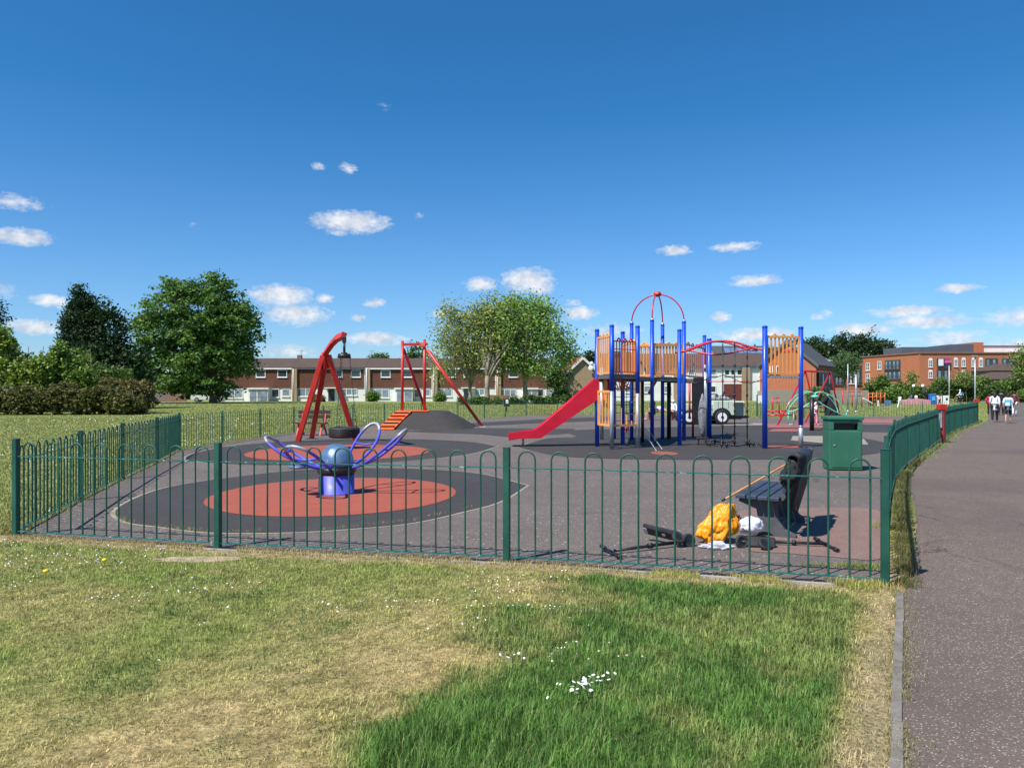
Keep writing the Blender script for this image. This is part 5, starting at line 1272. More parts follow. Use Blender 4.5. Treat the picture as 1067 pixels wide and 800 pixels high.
# orange gable building (rotated so that its gable faces the camera's left)
d = 97; ax = (X(820.5, d), d)
r, T, M3, OO = gable_house('gable_building', 'bright orange brick gable building with dark slate roof behind the right orange panel', ax, R(-34), 6.9, 10, .18, Z(379.5, d), Z(355.2, d), M['brick_orange'], M['slate'],
    [(-2.2, -1.8, Z(389, d), Z(381, d), 1, 'glass'), (-1.4, -1.0, Z(389, d), Z(381, d), 1, 'glass'), (.3, .75, Z(362.5, d), Z(358, d), 1, 'glass'), (1.1, 1.6, Z(364.5, d), Z(360, d), 1, 'glass')], verge='greyclad')
part('red_trim', MB().box(T(-.2, -.03, Z(366, d)), (3.6, .05, .22), M=M3), M['crimson'], r)
part('red_panel', MB().box(T(1.55, -.03, Z(377, d)), (.22, .05, 2.1), M=M3), M['crimson'], r)
m = MB(); m.box(T(3.73, 5, 2.4), (.06, 9.4, 3.6), M=M3); part('dark_side_wall', m, M['black'], r)  # thin near-black sheet laid over the right side wall
m = MB(); m.box(T(3.78, 2.4, 3.2), (.06, .5, 1.2), M=M3); m.box(T(3.78, 6.0, 3.2), (.06, .5, 1.2), M=M3); part('side_window', m, M['white'], r)
part('plinth', MB().box(T(0, -.06, .9), (7.5, .1, 1.6), M=M3), M['palecon'], r)
part('entrance_wall', MB().bbox((X(800, 93), 93, .1), (X(905, 93), 93.2, Z(406.5, 93) )), M['palecon'], None, 'long low pale wall in front of the orange gable building', 'wall')

# flats behind, left block
def balcony(r, O_, M3_, x0, x1, z0, z1, depth=1.5, items=True):
    def bx(m, a, b): m.box(O_ + M3_ @ V((a[0] + b[0]) / 2, (a[1] + b[1]) / 2, (a[2] + b[2]) / 2), (abs(b[0] - a[0]), abs(b[1] - a[1]), abs(b[2] - a[2])), M=M3_)
    m = MB(); bx(m, (x0, -.012, z0), (x1, -.004, z1)); o = part('balcony_recess', m, M['dkpanel'], r)
    m = MB(); bx(m, (x0, -.35, z0), (x1, -.02, z0 + .12)); bx(m, (x0, -.35, z0 + 1.1), (x1, -.3, z0 + 1.18))
    n = int((x1 - x0) / .22)
    for k in range(n + 1): bx(m, (x0 + k * .22, -.34, z0 + .12), (x0 + k * .22 + .04, -.31, z0 + 1.1))
    part('balcony_rail', m, M['greyclad'], o)
    m = MB(); k = x0 + .35
    while k < x1 - .6: bx(m, (k, -.03, z0 + .2), (k + .5, -.013, z1 - .3)); k += random.uniform(.9, 1.7)
    part('balcony_glazing', m, M['curtain'], o)
    return o
dB = 196; r = root('apartment_block', (X(880, dB), dB + 5, .18), 'small flat roofed orange brick block with recessed balconies left of the large flats', 'flats')
x0, x1 = X(861, dB), X(899, dB); part('wall', MB().bbox((x0, dB, -.3), (x1, dB + 10, Z(377, dB))), M['brick_orange'], r)
part('parapet', MB().bbox((x0 - .1, dB - .1, Z(377, dB)), (x1 + .1, dB + 10.1, Z(376, dB))), M['greyclad'], r)
m = MB(); m.bbox((X(865, dB), dB + 2, Z(376, dB)), (X(878, dB), dB + 8, Z(374.5, dB))); part('roof_box', m, M['white'], r)
I3 = Matrix.Identity(3); balcony(r, V(0, dB, 0), I3, X(865, dB), X(881, dB), Z(391, dB), Z(381, dB)); balcony(r, V(0, dB, 0), I3, X(865, dB), X(881, dB), Z(401, dB), Z(392, dB))
balcony(r, V(0, dB, 0), I3, X(892, dB), X(898, dB), Z(401, dB), Z(381, dB))
for c_ in (884.5, 888.5): window(r, X(c_ - 1.6, dB), X(c_ + 1.6, dB), Z(400, dB), Z(381, dB), dB - .003, 1, 'glass', transom=.5, deep=.15)
# flats, large block with a corner
C0 = V(X(958, 170), 170, 0); C1_ = V(X(899, 190), 190, 0); C2_ = V(X(1110, 169), 169, 0)
r = root('apartment_block', (C0.x + 14, 182, .18), 'large three storey orange brick flats with white arched windows and a dark set back top', 'flats')
zt = Z(368, 170); back = V(4, 26, 0); foot = [C0, C2_, C2_ + back, C1_ + V(8, 6, 0), C1_]
m = MB(); n = 5; m.add([p + V(0, 0, -.3) for p in foot] + [p + V(0, 0, zt) for p in foot], [tuple(range(5))[::-1], tuple(range(5, 10))] + [(i, (i + 1) % 5, 5 + (i + 1) % 5, 5 + i) for i in range(5)])
part('wall', m, M['brick_orange'], r)
cen = sum(foot, V(0, 0, 0)) / 5; m = MB()
for i in range(5):
    a, b = foot[i], foot[(i + 1) % 5]; dd_ = (b - a).normalized(); nn_ = V(dd_.y, -dd_.x, 0) * .08
    m.beam(a + nn_ * 0 + V(0, 0, zt + .1), b + V(0, 0, zt + .1), .5, .22)
part('parapet', m, M['brick_brown'], r)
dl = (C0 - C1_).normalized(); M3L = Matrix((dl, V(-dl.y, dl.x, 0), V(0, 0, 1))).transposed(); LL = (C0 - C1_).length
def onL(px):                                     # distance along the left face for a photo column
    k = (px - CX) / FP; a = C1_; return (k * a.y - a.x) / (dl.x - k * dl.y)
dr_ = (C2_ - C0).normalized(); M3R = Matrix((dr_, V(-dr_.y, dr_.x, 0), V(0, 0, 1))).transposed()
def onR(px): k = (px - CX) / FP; return (k * C0.y - C0.x) / (dr_.x - k * dr_.y)
for px, y0, y1 in ((904.5, 385.5, 377.5), (904.5, 397.5, 389), (916.5, 385, 376.5)):
    window(r, onL(px - 1.9), onL(px + 1.9), Z(y0, 184), Z(y1, 184), -.003, 2, 'glass', transom=.5, deep=.12, M3=M3L, O=C1_)
balcony(r, C1_, M3L, onL(922), onL(938.5), Z(384.5, 176), Z(374.5, 176)); balcony(r, C1_, M3L, onL(922), onL(938.5), Z(395, 176), Z(386, 176))
for px, y0, y1 in ((969.5, 382.5, 375), (969.5, 394, 387), (996, 382, 374.5), (1004, 382, 374.5), (1004, 395, 387.5), (1014.5, 382, 374.5), (1022, 382, 374.5), (1014.5, 394, 387.5), (1022, 394, 387.5), (1004, 405, 399.5)):
    window(r, onR(px - 2.0), onR(px + 2.0), Z(y0, 170), Z(y1, 170), -.003, 2, 'glass', transom=.42, arch=True, deep=.12, M3=M3R, O=C0)
o = balcony(r, C0, M3R, onR(976), onR(990), Z(382.5, 170), Z(373.5, 170)); balcony(r, C0, M3R, onR(976), onR(990), Z(398, 170), Z(385, 170))
balcony(r, C0, M3R, onR(1026.5), onR(1040), Z(383.5, 170), Z(373.5, 170)); balcony(r, C0, M3R, onR(1026.5), onR(1038), Z(394, 170), Z(386, 170)); balcony(r, C0, M3R, onR(1044), onR(1060), Z(383.5, 170), Z(373.5, 170))
m = MB(); m.bbox((X(984.5, 169.4), 169.35, Z(378.5, 169.4)), (X(990, 169.4), 169.45, Z(373.7, 169.4))); part('magenta_banner', m, M['magenta'], o)
m = MB(); m.bbox((X(978, 169.4), 169.35, Z(381, 169.4)), (X(983, 169.4), 169.45, Z(374, 169.4))); part('white_laundry', m, M['cwhite'], o)
m = MB(); dP = 178; m.bbox((X(940, dP), dP, zt - .1), (X(988, dP), dP + 9, Z(361.5, dP))); m.bbox((X(988, dP), dP - 1, zt - .1), (X(1011.5, dP), dP + 9, Z(359, dP))); part('dark_penthouse', m, M['greyclad'], r)
part('stair_tower', MB().bbox((X(1011.8, dP), dP - 1.2, zt - .1), (X(1021.5, dP), dP + 9, Z(357, dP))), M['brick_orange'], r)
m = MB(); m.bbox((X(1021.8, dP), dP - 1, zt - .1), (X(1066, dP), dP + 8, Z(361, dP))); o = part('white_penthouse', m, M['render'], r)
m = MB(); m.bbox((X(1021.8, dP), dP - 1.2, Z(361, dP)), (X(1090, dP), dP + 8.2, Z(360.3, dP))); part('roof_slab', m, M['greyclad'], o)
# low brown hipped roofs
def hip(label, px0, px1, d, pye, pyr, zb=.18):
    x0, x1 = X(px0, d), X(px1, d); r = root('pavilion', ((x0 + x1) / 2, d + 4, zb), label, 'building'); L = (x1 - x0)
    part('wall', MB().bbox((x0 + .6, d + .6, -.2), (x1 - .6, d + 8, Z(pye, d))), M['brick_brown'], r)
    m = MB(); ze, zr = Z(pye, d), Z(pyr, d + 4)
    m.add([(x0, d, ze), (x1, d, ze), (x1, d + 9, ze), (x0, d + 9, ze), (x0 + L * .42, d + 4.5, zr), (x1 - L * .1, d + 4.5, zr)], [(0, 1, 5, 4), (1, 2, 5), (2, 3, 4, 5), (3, 0, 4), (3, 2, 1, 0)])
    part('roof', m, M['rooftile'], r)
hip('low brown hipped roof in front of the flats, the upper one', 1034, 1075, 155, 386, 379); hip('low brown hipped roof in front of the flats, the lower one', 1026, 1080, 146, 395, 387.5)

# ------------------------------------------------------------------ trees
def leafmat(): return attrmat('leaf', 'tint', .55, .28)
LM = leafmat()
def leaves(centres, size, colA, colB, n_per, spread, flat=.7, aspect=.6, up=.35):
    C = np.asarray(centres); k = len(C); n = k * n_per
    c = np.repeat(C, n_per, 0) + rng.normal(0, 1, (n, 3)) * spread * np.array([1, 1, flat])
    nrm = rng.normal(0, 1, (n, 3)); nrm[:, 2] = abs(nrm[:, 2]) + up; nrm /= np.linalg.norm(nrm, axis=1)[:, None]
    a = np.cross(nrm, rng.normal(0, 1, (n, 3))); a /= np.linalg.norm(a, axis=1)[:, None]; b = np.cross(nrm, a)
    s = (size * (.6 + .8 * rng.random(n)))[:, None]
    v = np.stack([c - a * s, c + b * s * aspect, c + a * s, c - b * s * aspect], 1).reshape(-1, 3)
    q = np.arange(n * 4).reshape(-1, 4)
    f = np.clip(np.repeat(rng.random(k), n_per) * .6 + rng.random(n) * .55, 0, 1)[:, None]
    colr = np.asarray(colA) * (1 - f) + np.asarray(colB) * f
    return v, q, np.repeat(colr, 4, 0)
def crown_pts(blobs, n, shell=.55, seed=0):
    out = []; vol = np.array([b[3] * b[4] * b[5] for b in blobs]) ** (2 / 3); vol /= vol.sum()
    for b, f in zip(blobs, vol):
        k = max(3, int(n * f)); d = rng.normal(0, 1, (k, 3)); d /= np.linalg.norm(d, axis=1)[:, None]
        rr = (shell + (1 - shell) * rng.random(k)) ; rr = rr * (1 + .14 * np.sin(d[:, 0] * 5 + seed) * np.cos(d[:, 2] * 6 + seed) + .1 * np.sin(d[:, 1] * 9 + seed))
        out.append(d * rr[:, None] * np.array(b[3:6]) + np.array(b[:3]))
    return np.concatenate(out)
def tree(name, label, base, trunk_h, trunk_r, blobs, nclump, nper, leaf, spread, cA, cB, cat='tree', bark='bark', limbs=14, twigs=True, shell=.5, group=None, flat=.7, origin_parent=True, up=.35, extra=None):
    base = V(*base); r = root(name, base, label, cat, group); pts = crown_pts(blobs, nclump, shell, random.random() * 9)
    if extra: pts = np.concatenate([pts, np.array(extra)])
    m = MB(); top = base + V(0, 0, trunk_h); m.tube([base - V(0, 0, .2), base + V(.02, 0, trunk_h * .25), base + V(random.uniform(-.1, .1), .1, trunk_h * .6), top], [trunk_r * 1.35, trunk_r, trunk_r * .85, trunk_r * .7], 9)
    ends = pts[rng.choice(len(pts), min(limbs, len(pts)), replace=False)]
    for e in ends:
        e = V(*[float(a) for a in e]); s = base + V(0, 0, trunk_h * random.uniform(.65, 1)); mid = s.lerp(e, .5) + V(random.uniform(-.4, .4), random.uniform(-.4, .4), random.uniform(0, .6)) * trunk_h * .15
        L = (e - s).length; m.tube([s, s.lerp(mid, .5) + V(0, 0, .04 * L), mid, mid.lerp(e, .6), e], [trunk_r * .5, trunk_r * .38, trunk_r * .26, trunk_r * .15, trunk_r * .04], 5)
        if twigs:
            for _ in range(3):
                a_ = mid.lerp(e, random.random()); dv = V(random.gauss(0, 1), random.gauss(0, 1), random.uniform(0, 1)).normalized() * L * .3
                m.tube([a_, a_ + dv * .5 + V(0, 0, .05), a_ + dv], [trunk_r * .14, trunk_r * .08, trunk_r * .02], 4, cap=False)
    part('trunk', m, M[bark], r)
    v, q, c = leaves(pts, leaf, cA, cB, nper, spread, flat, up=up)
    part('crown', np_mesh('crown', v, q, c), LM, r, origin=tuple(pts.mean(0)))
    return r
def B(px, py, d, rx, ry, dy=0, ky=.9):           # blob from photo centre and radii (px)
    s = d / FP; return (X(px, d), d + dy, Z(py, d), rx * s, rx * s * ky, ry * s)
g0, g1 = (.035, .085, .018), (.12, .22, .04)
# big round tree
d = 97
tree('broadleaf_tree', 'big round dark green broadleaf tree on the left, in front of the terrace', (X(222, d), d, rise(d)), 4.2, .42,
     [B(207, 330, d, 50, 44), B(170, 345, d, 34, 32), B(240, 345, d, 34, 38), B(160, 375, d, 28, 24), B(185, 305, d, 22, 18), B(225, 302, d, 22, 18), B(210, 375, d, 42, 26), B(248, 372, d, 26, 22), B(255, 330, d, 16, 18), B(172, 400, d, 36, 13), B(150, 335, d, 10, 10), B(215, 402, d, 34, 12), B(150, 385, d, 14, 22)],
     1500, 25, .22, .48, (.03, .08, .018), (.17, .3, .055), limbs=26, shell=.42, flat=.42)
# middle trees
d = 96
tree('sparse_tree', 'sparse tree with many thin bare branches left of the fuller green tree', (X(490, d), d, rise(d)), 2.6, .26,
     [B(485, 345, d, 34, 32), B(470, 360, d, 28, 26), B(505, 330, d, 26, 22), B(495, 370, d, 34, 20), B(463, 385, d, 20, 14), B(470, 330, d, 20, 18)], 820, 13, .15, .5, (.16, .2, .045), (.4, .44, .13), bark='palebark', limbs=34, shell=.2, flat=.9)
tree('sparse_tree', 'slender pale trunked tree between the bare branched tree and the green tree', (X(507.5, d - 3), d - 3, rise(d)), 3.4, .33,
     [B(515, 325, d, 24, 20), B(510, 350, d, 26, 28), B(520, 375, d, 26, 18), B(525, 345, d, 30, 34)], 560, 14, .16, .55, (.14, .2, .04), (.36, .46, .11), bark='palebark', limbs=36, shell=.3, flat=.9)
tree('broadleaf_tree', 'light green broadleaf tree with visible trunk, behind the mound and slide', (X(547.5, d), d, rise(d)), 3.8, .33,
     [B(545, 340, d, 42, 34), B(575, 358, d, 28, 24), B(530, 365, d, 26, 24), B(560, 325, d, 24, 18), B(590, 370, d, 14, 16), B(555, 380, d, 30, 12), B(535, 320, d, 16, 14)], 900, 18, .17, .52, (.1, .19, .035), (.34, .5, .11), bark='palebark', limbs=30, shell=.25, flat=.8)
# conifer and dark trees behind the hedge
d = 72
cone = []
for px, top, bot, hw_ in ((82, 297, 412, 24), (97, 309, 412, 24), (72, 322, 400, 16), (88, 304, 400, 20)):
    for k in range(260):
        f = rng.random() ** .75; a = rng.random() * 6.28; rr = hw_ * (.08 + .92 * f) * (.75 + .35 * rng.random()) * (1 + .16 * math.sin(f * 46 + px)); s_ = d / FP
        cone.append((X(px, d) + math.cos(a) * rr * s_, d + math.sin(a) * rr * s_ * .8, Z(top + (bot - top) * f, d)))
tree('conifer', 'dark pointed conifer standing behind the laurel hedge', (X(88, d), d, rise(d)), 7, .3,
     [B(86, 345, d, 12, 22), B(100, 380, d, 30, 26)], 160, 30, .12, .3, (.012, .034, .013), (.05, .095, .03), limbs=14, shell=.55, flat=.6, extra=cone)
tree('dark_tree', 'dark leafy tree squeezed between the conifer and the big round tree', (X(122, d + 2), d + 2, rise(d)), 6, .22,
     [B(118, 345, d, 14, 26), B(126, 375, d, 22, 24), B(112, 325, d, 8, 12), B(135, 395, d, 22, 14)], 260, 22, .17, .42, (.01, .028, .01), (.04, .085, .022), limbs=14, shell=.4, flat=.7)
tree('conifer', 'dark conifer cut by the left edge of the view', (X(-6, 82), 82, rise(82)), 7, .3, [B(-8, 345, 82, 14, 28), B(-4, 325, 82, 6, 14), B(-10, 375, 82, 26, 26)], 240, 26, .15, .42, (.012, .032, .014), (.04, .08, .025), limbs=10, shell=.5)
# trees beyond houses
for k, (px, py, rx, ry, d, lb) in enumerate(((395, 374, 9, 5, 150, 'small tree top showing over the terrace roof, left of the zip line frame'), (434, 372, 10, 16, 120, 'small tree beside the terrace, behind the zip line frame'), (582, 392, 13, 15, 108, 'green tree between the end terrace and the tan gable house'), (597, 376, 12, 8, 150, 'dark tree top above the tan gable house'), (617, 372, 8, 6, 150, 'dark tree top at the left blue post of the climbing frame'))):
    tree('background_tree', lb, (X(px, d), d, rise(d)), max(1.5, Z(py + ry, d)), .22, [B(px, py, d, rx, ry), B(px - rx * .4, py + ry * .3, d, rx * .6, ry * .6)], 110, 14, .2, .5, *(((.03, .07, .02), (.1, .18, .04)) if k in (0, 1, 2) else ((.012, .03, .012), (.04, .07, .025))), limbs=6, twigs=False, group='trees beyond the houses')
pine = [(800, 371, 26, 9), (838, 364, 14, 11), (857, 363, 16, 11), (880, 361, 15, 12), (903, 360, 16, 12), (922, 364, 10, 10)]
for k, (px, py, rx, ry) in enumerate(pine):
    d = 235 + 6 * (k % 2); tree('pine_tree', 'dark distant pine, number %s from the left in the row behind the flats' % ['one', 'two', 'three', 'four', 'five', 'six'][k], (X(px, d), d, .18), 5, .4, [B(px, py, d, rx, ry), B(px + 5, py + 8, d, rx, ry), B(px - 6, py - 3, d, rx * .5, ry * .7)], 150, 16, .42, .9, (.014, .035, .012), (.055, .095, .03), limbs=5, twigs=False, group='distant pines')
tree('round_tree', 'pale green dome shaped tree in front of the dark pines', (X(880, 150), 150, .18), 4, .3, [B(880, 378, 150, 14, 12), B(880, 386, 150, 13, 8)], 230, 22, .16, .36, (.06, .12, .04), (.13, .22, .08), limbs=6, twigs=False, shell=.7)
tree('edge_tree', 'light green tree at the far right edge by the path', (X(1072, 105), 105, .18), 3.4, .2, [B(1070, 378, 105, 14, 22), B(1064, 392, 105, 9, 10), B(1078, 365, 105, 10, 14)], 260, 12, .16, .42, (.09, .15, .03), (.24, .32, .08), limbs=16, shell=.3)

# hedges and shrubs
def shrub(name, label, px0, px1, pyt, pyb, d, cA, cB, n, nper, leaf, spread, dep=None, cat='hedge', bumps=5, group=None):
    s = d / FP; zb = rise(d); x0, x1 = X(px0, d), X(px1, d); H = Z(pyt, d) - zb; dep = dep or (x1 - x0) * .5
    r = root(name, ((x0 + x1) / 2, d, zb), label, cat, group); pts = []
    nb = max(6, int(n / 17)); br = max(.22, min(H * .3, .75))
    for _ in range(nb):
        u_ = rng.random(); e = min(u_, 1 - u_) * (x1 - x0); hh = H * (.86 + .14 * math.sin(u_ * bumps * 3.1 + px0)) * min(1, .6 + e / max(.6, H) * .9)
        r0 = br * (.6 + .7 * rng.random()); zc = zb + r0 * .6 + max(0.05, hh - r0 * 1.5) * rng.random() ** .45; ft = rng.random() < .65
        yc = d - dep / 2 + r0 + (0 if ft else rng.random() * (dep - 2 * r0)) + .25 * (zc - zb) / H
        cx_ = min(max(x0 + (x1 - x0) * u_, x0 + r0), x1 - r0)
        k_ = n // nb + 1; dd_ = rng.normal(0, 1, (k_, 3)); dd_ /= np.linalg.norm(dd_, axis=1)[:, None]
        pts.extend((dd_ * r0 * (.75 + .35 * rng.random((k_, 1))) * np.array([1, .9, .85]) + np.array([cx_, yc, zc])).tolist())
    pts = [(a, b, max(zb + .04, min(c, zb + H))) for a, b, c in pts]
    v, q, c = leaves(pts, leaf, cA, cB, nper, spread, .8); part('foliage', np_mesh('foliage', v, q, c), LM, r, origin=((x0 + x1) / 2, d, zb))
    m = MB()
    for k in range(max(3, int((x1 - x0) / 1.2))):
        x = x0 + (x1 - x0) * (k + .5) / max(3, int((x1 - x0) / 1.2)); m.tube([(x, d, zb - .1), (x + random.uniform(-.2, .2), d, zb + H * .35), (x + random.uniform(-.4, .4), d + random.uniform(-.3, .3), zb + H * .75)], [.06, .045, .02], 5)
    part('stems', m, M['bark'], r); return r
shrub('hedge', 'low brownish green hedge along the left field edge', -40, 146, 398, 432, 54, (.03, .05, .012), (.2, .19, .05), 3600, 12, .1, .1, 3.4, bumps=9)
shrub('hedge', 'taller reddish green end of the low hedge beside the brick wall', 105, 160, 389, 429, 57, (.045, .06, .016), (.27, .22, .07), 1500, 12, .1, .1, 3.2, bumps=4)
shrub('laurel_hedge', 'tall bright green laurel hedge at the far left', -110, 66, 338, 420, 61, (.06, .12, .018), (.36, .46, .08), 4200, 10, .13, .14, 5, bumps=8)
shrub('laurel_hedge', 'darker green laurel shrub in front of the conifer', 48, 104, 343, 420, 62, (.045, .1, .015), (.28, .4, .07), 1700, 10, .13, .14, 4.2, bumps=3)
tree('shrub', 'small bright shrub between the low hedge and the dark tree', (X(118, 60), 60, .01), .8, .06, [B(120, 392, 60, 16, 9), B(106, 386, 60, 8, 6)], 90, 14, .13, .25, (.04, .08, .015), (.14, .22, .045), 'shrub', limbs=5, twigs=False)
# bushes in gardens
for (a, b, yt, yb, d, cA, cB, lb) in (
    (384, 394, 404, 418, 110, (.08, .16, .02), (.2, .33, .06), 'round bright bush by the terrace wall behind the swing mast'), (327, 338, 411, 418, 109, (.12, .11, .03), (.26, .2, .07), 'small yellowish bush in front of the second terraced house'), (454, 463, 406, 418, 108, (.06, .13, .02), (.18, .28, .06), 'bush beside the zip line frame brace'),
    (478, 540, 412, 421, 90, (.035, .08, .015), (.12, .2, .04), 'low ground shrub under the sparse trees'), (540, 592, 411, 420, 91, (.035, .08, .015), (.12, .2, .04), 'low ground shrub under the light green tree'), (574, 596, 404, 418, 104, (.03, .09, .015), (.1, .22, .03), 'clipped dark green hedge at the tan gable house')):
    shrub('garden_bush', lb, a, b, yt, yb, d, cA, cB, 320, 12, .12, .18, 2.2, 'bush', 3, 'bushes near the houses')
rb = [(842, 860, 398, 412, 92, 1), (903, 931, 388, 408, 118, 0), (926, 950, 392, 412, 112, 1), (897, 915, 399, 413, 100, 2), (912, 940, 403, 416, 96, 0), (948, 972, 398, 416, 104, 2), (966, 992, 385, 409, 120, 0), (974, 1012, 394, 415, 106, 2), (1000, 1030, 387, 412, 118, 0), (1024, 1046, 397, 416, 104, 2), (1036, 1070, 392, 414, 108, 0), (1058, 1100, 396, 416, 100, 0)]
for k, (a, b, yt, yb, d, c_) in enumerate(rb):
    cA, cB = (((.06, .12, .02), (.2, .3, .06)), ((.045, .1, .018), (.15, .24, .045)), ((.03, .075, .015), (.1, .18, .035)))[c_]
    where = ['beside the orange gable building', 'at the left end of the large flats', 'below the left balconies of the flats', 'right above the red rails', 'behind the orange rails', 'below the corner of the flats', 'under the single arched window', 'behind the white boards', 'below the paired arched windows', 'left of the lower brown roof', 'under the brown hipped roofs', 'at the right edge by the path'][k]
    shrub('garden_bush', '%s green bush %s' % (['light', 'mid', 'dark'][c_], where), a, b, yt, yb, d, cA, cB, 420, 13, .15, .22, 3, 'bush', 3, 'bushes in front of the flats')
for k, (px, yt, yb, d, rx, lb) in enumerate(((950, 388, 415, 100, 4, 'thin young tree against the corner of the flats'), (1007, 386, 412, 104, 11, 'yellowish young tree beside the middle lamp post'), (998, 390, 412, 110, 8, 'small green tree between the two tall lamp posts'))):
    tree('young_tree', lb, (X(px, d), d, .18), 2.2, .05, [B(px, (yt + yb) / 2 - 5, d, rx, (yb - yt) * .38)], 70, 10, .13, .3, (.1, .16, .03), (.26, .3, .08), limbs=10, group='young trees by the flats')

# ------------------------------------------------------------------ lamp posts and poles
def lamp(px, yt, yb, d, label, globe=False, r_=.07, arm=True):
    zb = rise(d); x = X(px, d); r = root('street_lamp', (x, d, zb), label, 'lamp post', 'lamp posts near the flats'); zt_ = Z(yt, d)
    part('pole', MB().tube([(x, d, zb), (x, d, zb + 1), (x, d, zt_)], [r_ * 1.4, r_, r_ * .8], 8), M['galv'] if not globe else M['blackmetal'], r)
    if globe: part('globe', MB().ball((x, d, zt_), .13 * d / 90 + .06, 12, 8), M['globe'], r)
    else: part('lamp_head', MB().rbox((x - .15, d - .1, zt_), (.75, .3, .14), .03), M['worn'], r)
lamp(989, 377, 414, 100, 'slim grey lamp post left of the middle of the flats'); lamp(1016, 371, 414, 96, 'tallest pale lamp post in front of the flats', r_=.09)
lamp(952, 402, 419, 92, 'short black lamp with a white globe, left one of two', True, .05); lamp(961.5, 402, 419, 92, 'short black lamp with a white globe, right one of two', True, .05)
for px, yt, yb, d, lb in ((883.5, 379, 426, 62, 'thin pale pole right of the litter bin'), (892, 390, 430, 60, 'thicker grey pole right of the thin pale pole')):
    x = X(px, d); m = MB(); m.tube([(x, d, 0), (x, d, Z(yt, d))], [.09, .07] if px > 885 else [.05, .04], 8); m.lathe((x, d, 0), [(.16, 0), (.16, .05), (.1, .12)], 10); part('pole', m, M['galv'], None, lb, 'pole')
# cabinets, boards and low wall in the far play area
m = MB(); poly = [(0, 0), (30, 0), (30, 4.5), (26, 5.5), (18, 6.3), (8, 5.9), (0, 4.6)]; s = 88 / FP
m.prism([(a * s, b * s + .0) for a, b in poly], (X(939, 88), 88, rise(88)), (1, 0, 0), (0, 0, 1), (0, 1, 0), .3); part('pink_ramp', m, M['pink'], None, 'low pink curved ramp wall behind the far fence', 'ramp')
for k, (a, b) in enumerate(((975.5, 981.5), (983, 989))):
    d = 90; r = root('white_board', (X(a + 3, d), d, rise(d)), ['white panel board beyond the path fence, left of the marked one', 'white panel board with a dark mark beyond the path fence'][k], 'board'); m = MB(); m.bbox((X(a, d), d, .12), (X(b, d), d + .1, Z(412, d))); o = part('panel', m, M['white'], r)
    if k: part('dark_mark', MB().bbox((X(985.5, d), d - .02, Z(417, d)), (X(987.5, d), d - .003, Z(414.5, d))), M['black'], o)
r = root('blue_box', (X(971, 90), 90, .1), 'blue upright play box left of the white boards', 'box'); part('body', MB().rbox((X(971.5, 90), 90, .75), (.7, .5, 1.2), .03), M['bluebox'], r); part('panel', MB().rbox((X(971.5, 90), 89.73, .8), (.4, .03, .5), .01), M['ccyan'], r)
r = root('play_house', (X(902, 82), 82, .07), 'cream slanted play board behind the fence near the orange rail', 'play board'); part('slanted_board', MB().beam((X(899, 82), 82, Z(415, 82)), (X(908, 82), 82, Z(420, 82)), .6, .08), M['render'], r); part('leg', MB().bbox((X(907, 82), 82, 0), (X(908, 82), 82.1, Z(419, 82))), M['fence_wood'], r)
for k, (a, b, c_) in enumerate(((914.5, 916, 1), (922, 928.5, 0))):
    r = root('pale_panel', (X(a, 80), 80, .07), ['narrow cream post panel beyond the back fence', 'pale blue panel beyond the back fence, right of the cream post'][k], 'panel'); part('panel', MB().bbox((X(a, 80), 80, .0), (X(b, 80), 80.1, Z(417, 80))), M['render'] if k == 0 else M['solar'], r); part('foot', MB().bbox((X(a, 80) - .1, 79.8, .0), (X(b, 80) + .1, 80.3, .1)), M['concrete'], r)
d = 49.6; r = root('notice_board', (X(790.5, d), d, 0), 'small white notice plate on a green post left of the green railings', 'sign'); part('post', MB().rbox((X(789, d), d, .7), (.08, .08, 1.4), .01), M['green'], r); part('plate', MB().rbox((X(791.5, d), d - .06, 1.1), (.26, .02, .5), .005), M['white'], r)
# small bin by the back fence
d = 60; r = root('dog_bin', (X(528, d), d, 0), 'small black and white bin by the back fence under the green tree', 'bin'); part('post', MB().cyl((X(528, d), d, 0), (X(528, d), d, .7), .04), M['black'], r); part('box', MB().rbox((X(528, d), d, .75), (.5, .35, .6), .04), M['black'], r); part('panel', MB().rbox((X(528.3, d), d - .19, .82), (.2, .02, .3), .005), M['white'], r)

# ------------------------------------------------------------------ vehicles
def car(o, rz, mat, label, group='parked cars'):
    r = root('parked_car', o, label, 'car', group); M3 = Matrix.Rotation(rz, 3, 'Z'); O = V(*o)
    U, W = M3 @ V(1, 0, 0), M3 @ V(0, 1, 0)
    body = [(-2.05, .3), (2.05, .3), (2.1, .55), (2.0, .78), (1.2, .92), (.55, 1.36), (-1.0, 1.42), (-1.75, .98), (-2.08, .9), (-2.12, .5)]
    part('body', MB().prism(body, O, U, (0, 0, 1), W, 1.7), mat, r, bevel=.05)
    part('side_glass', MB().prism([(1.0, .95), (.5, 1.29), (-.95, 1.34), (-1.5, .98)], O, U, (0, 0, 1), W, 1.72), M['carglass'], r)
    part('windscreen', MB().prism([(1.16, .97), (1.2, .97), (.62, 1.33), (.58, 1.33)], O, U, (0, 0, 1), W, 1.45), M['carglass'], r)
    for sx_ in (-1.3, 1.3):
        for sy in (-.8, .8):
            c = O + U * sx_ + W * sy + V(0, 0, .31); wl = part('wheel', MB().cyl(c - W * .1, c + W * .1, .31, n=16), M['tyre'], r); part('rim', MB().cyl(c - W * .11, c + W * .11, .19, n=12), M['galv'], wl)
    for sy in (-.6, .6): part('headlight', MB().rbox(O + U * 2.06 + W * sy + V(0, 0, .66), (.08, .35, .14), .02, rz), M['white'], r)
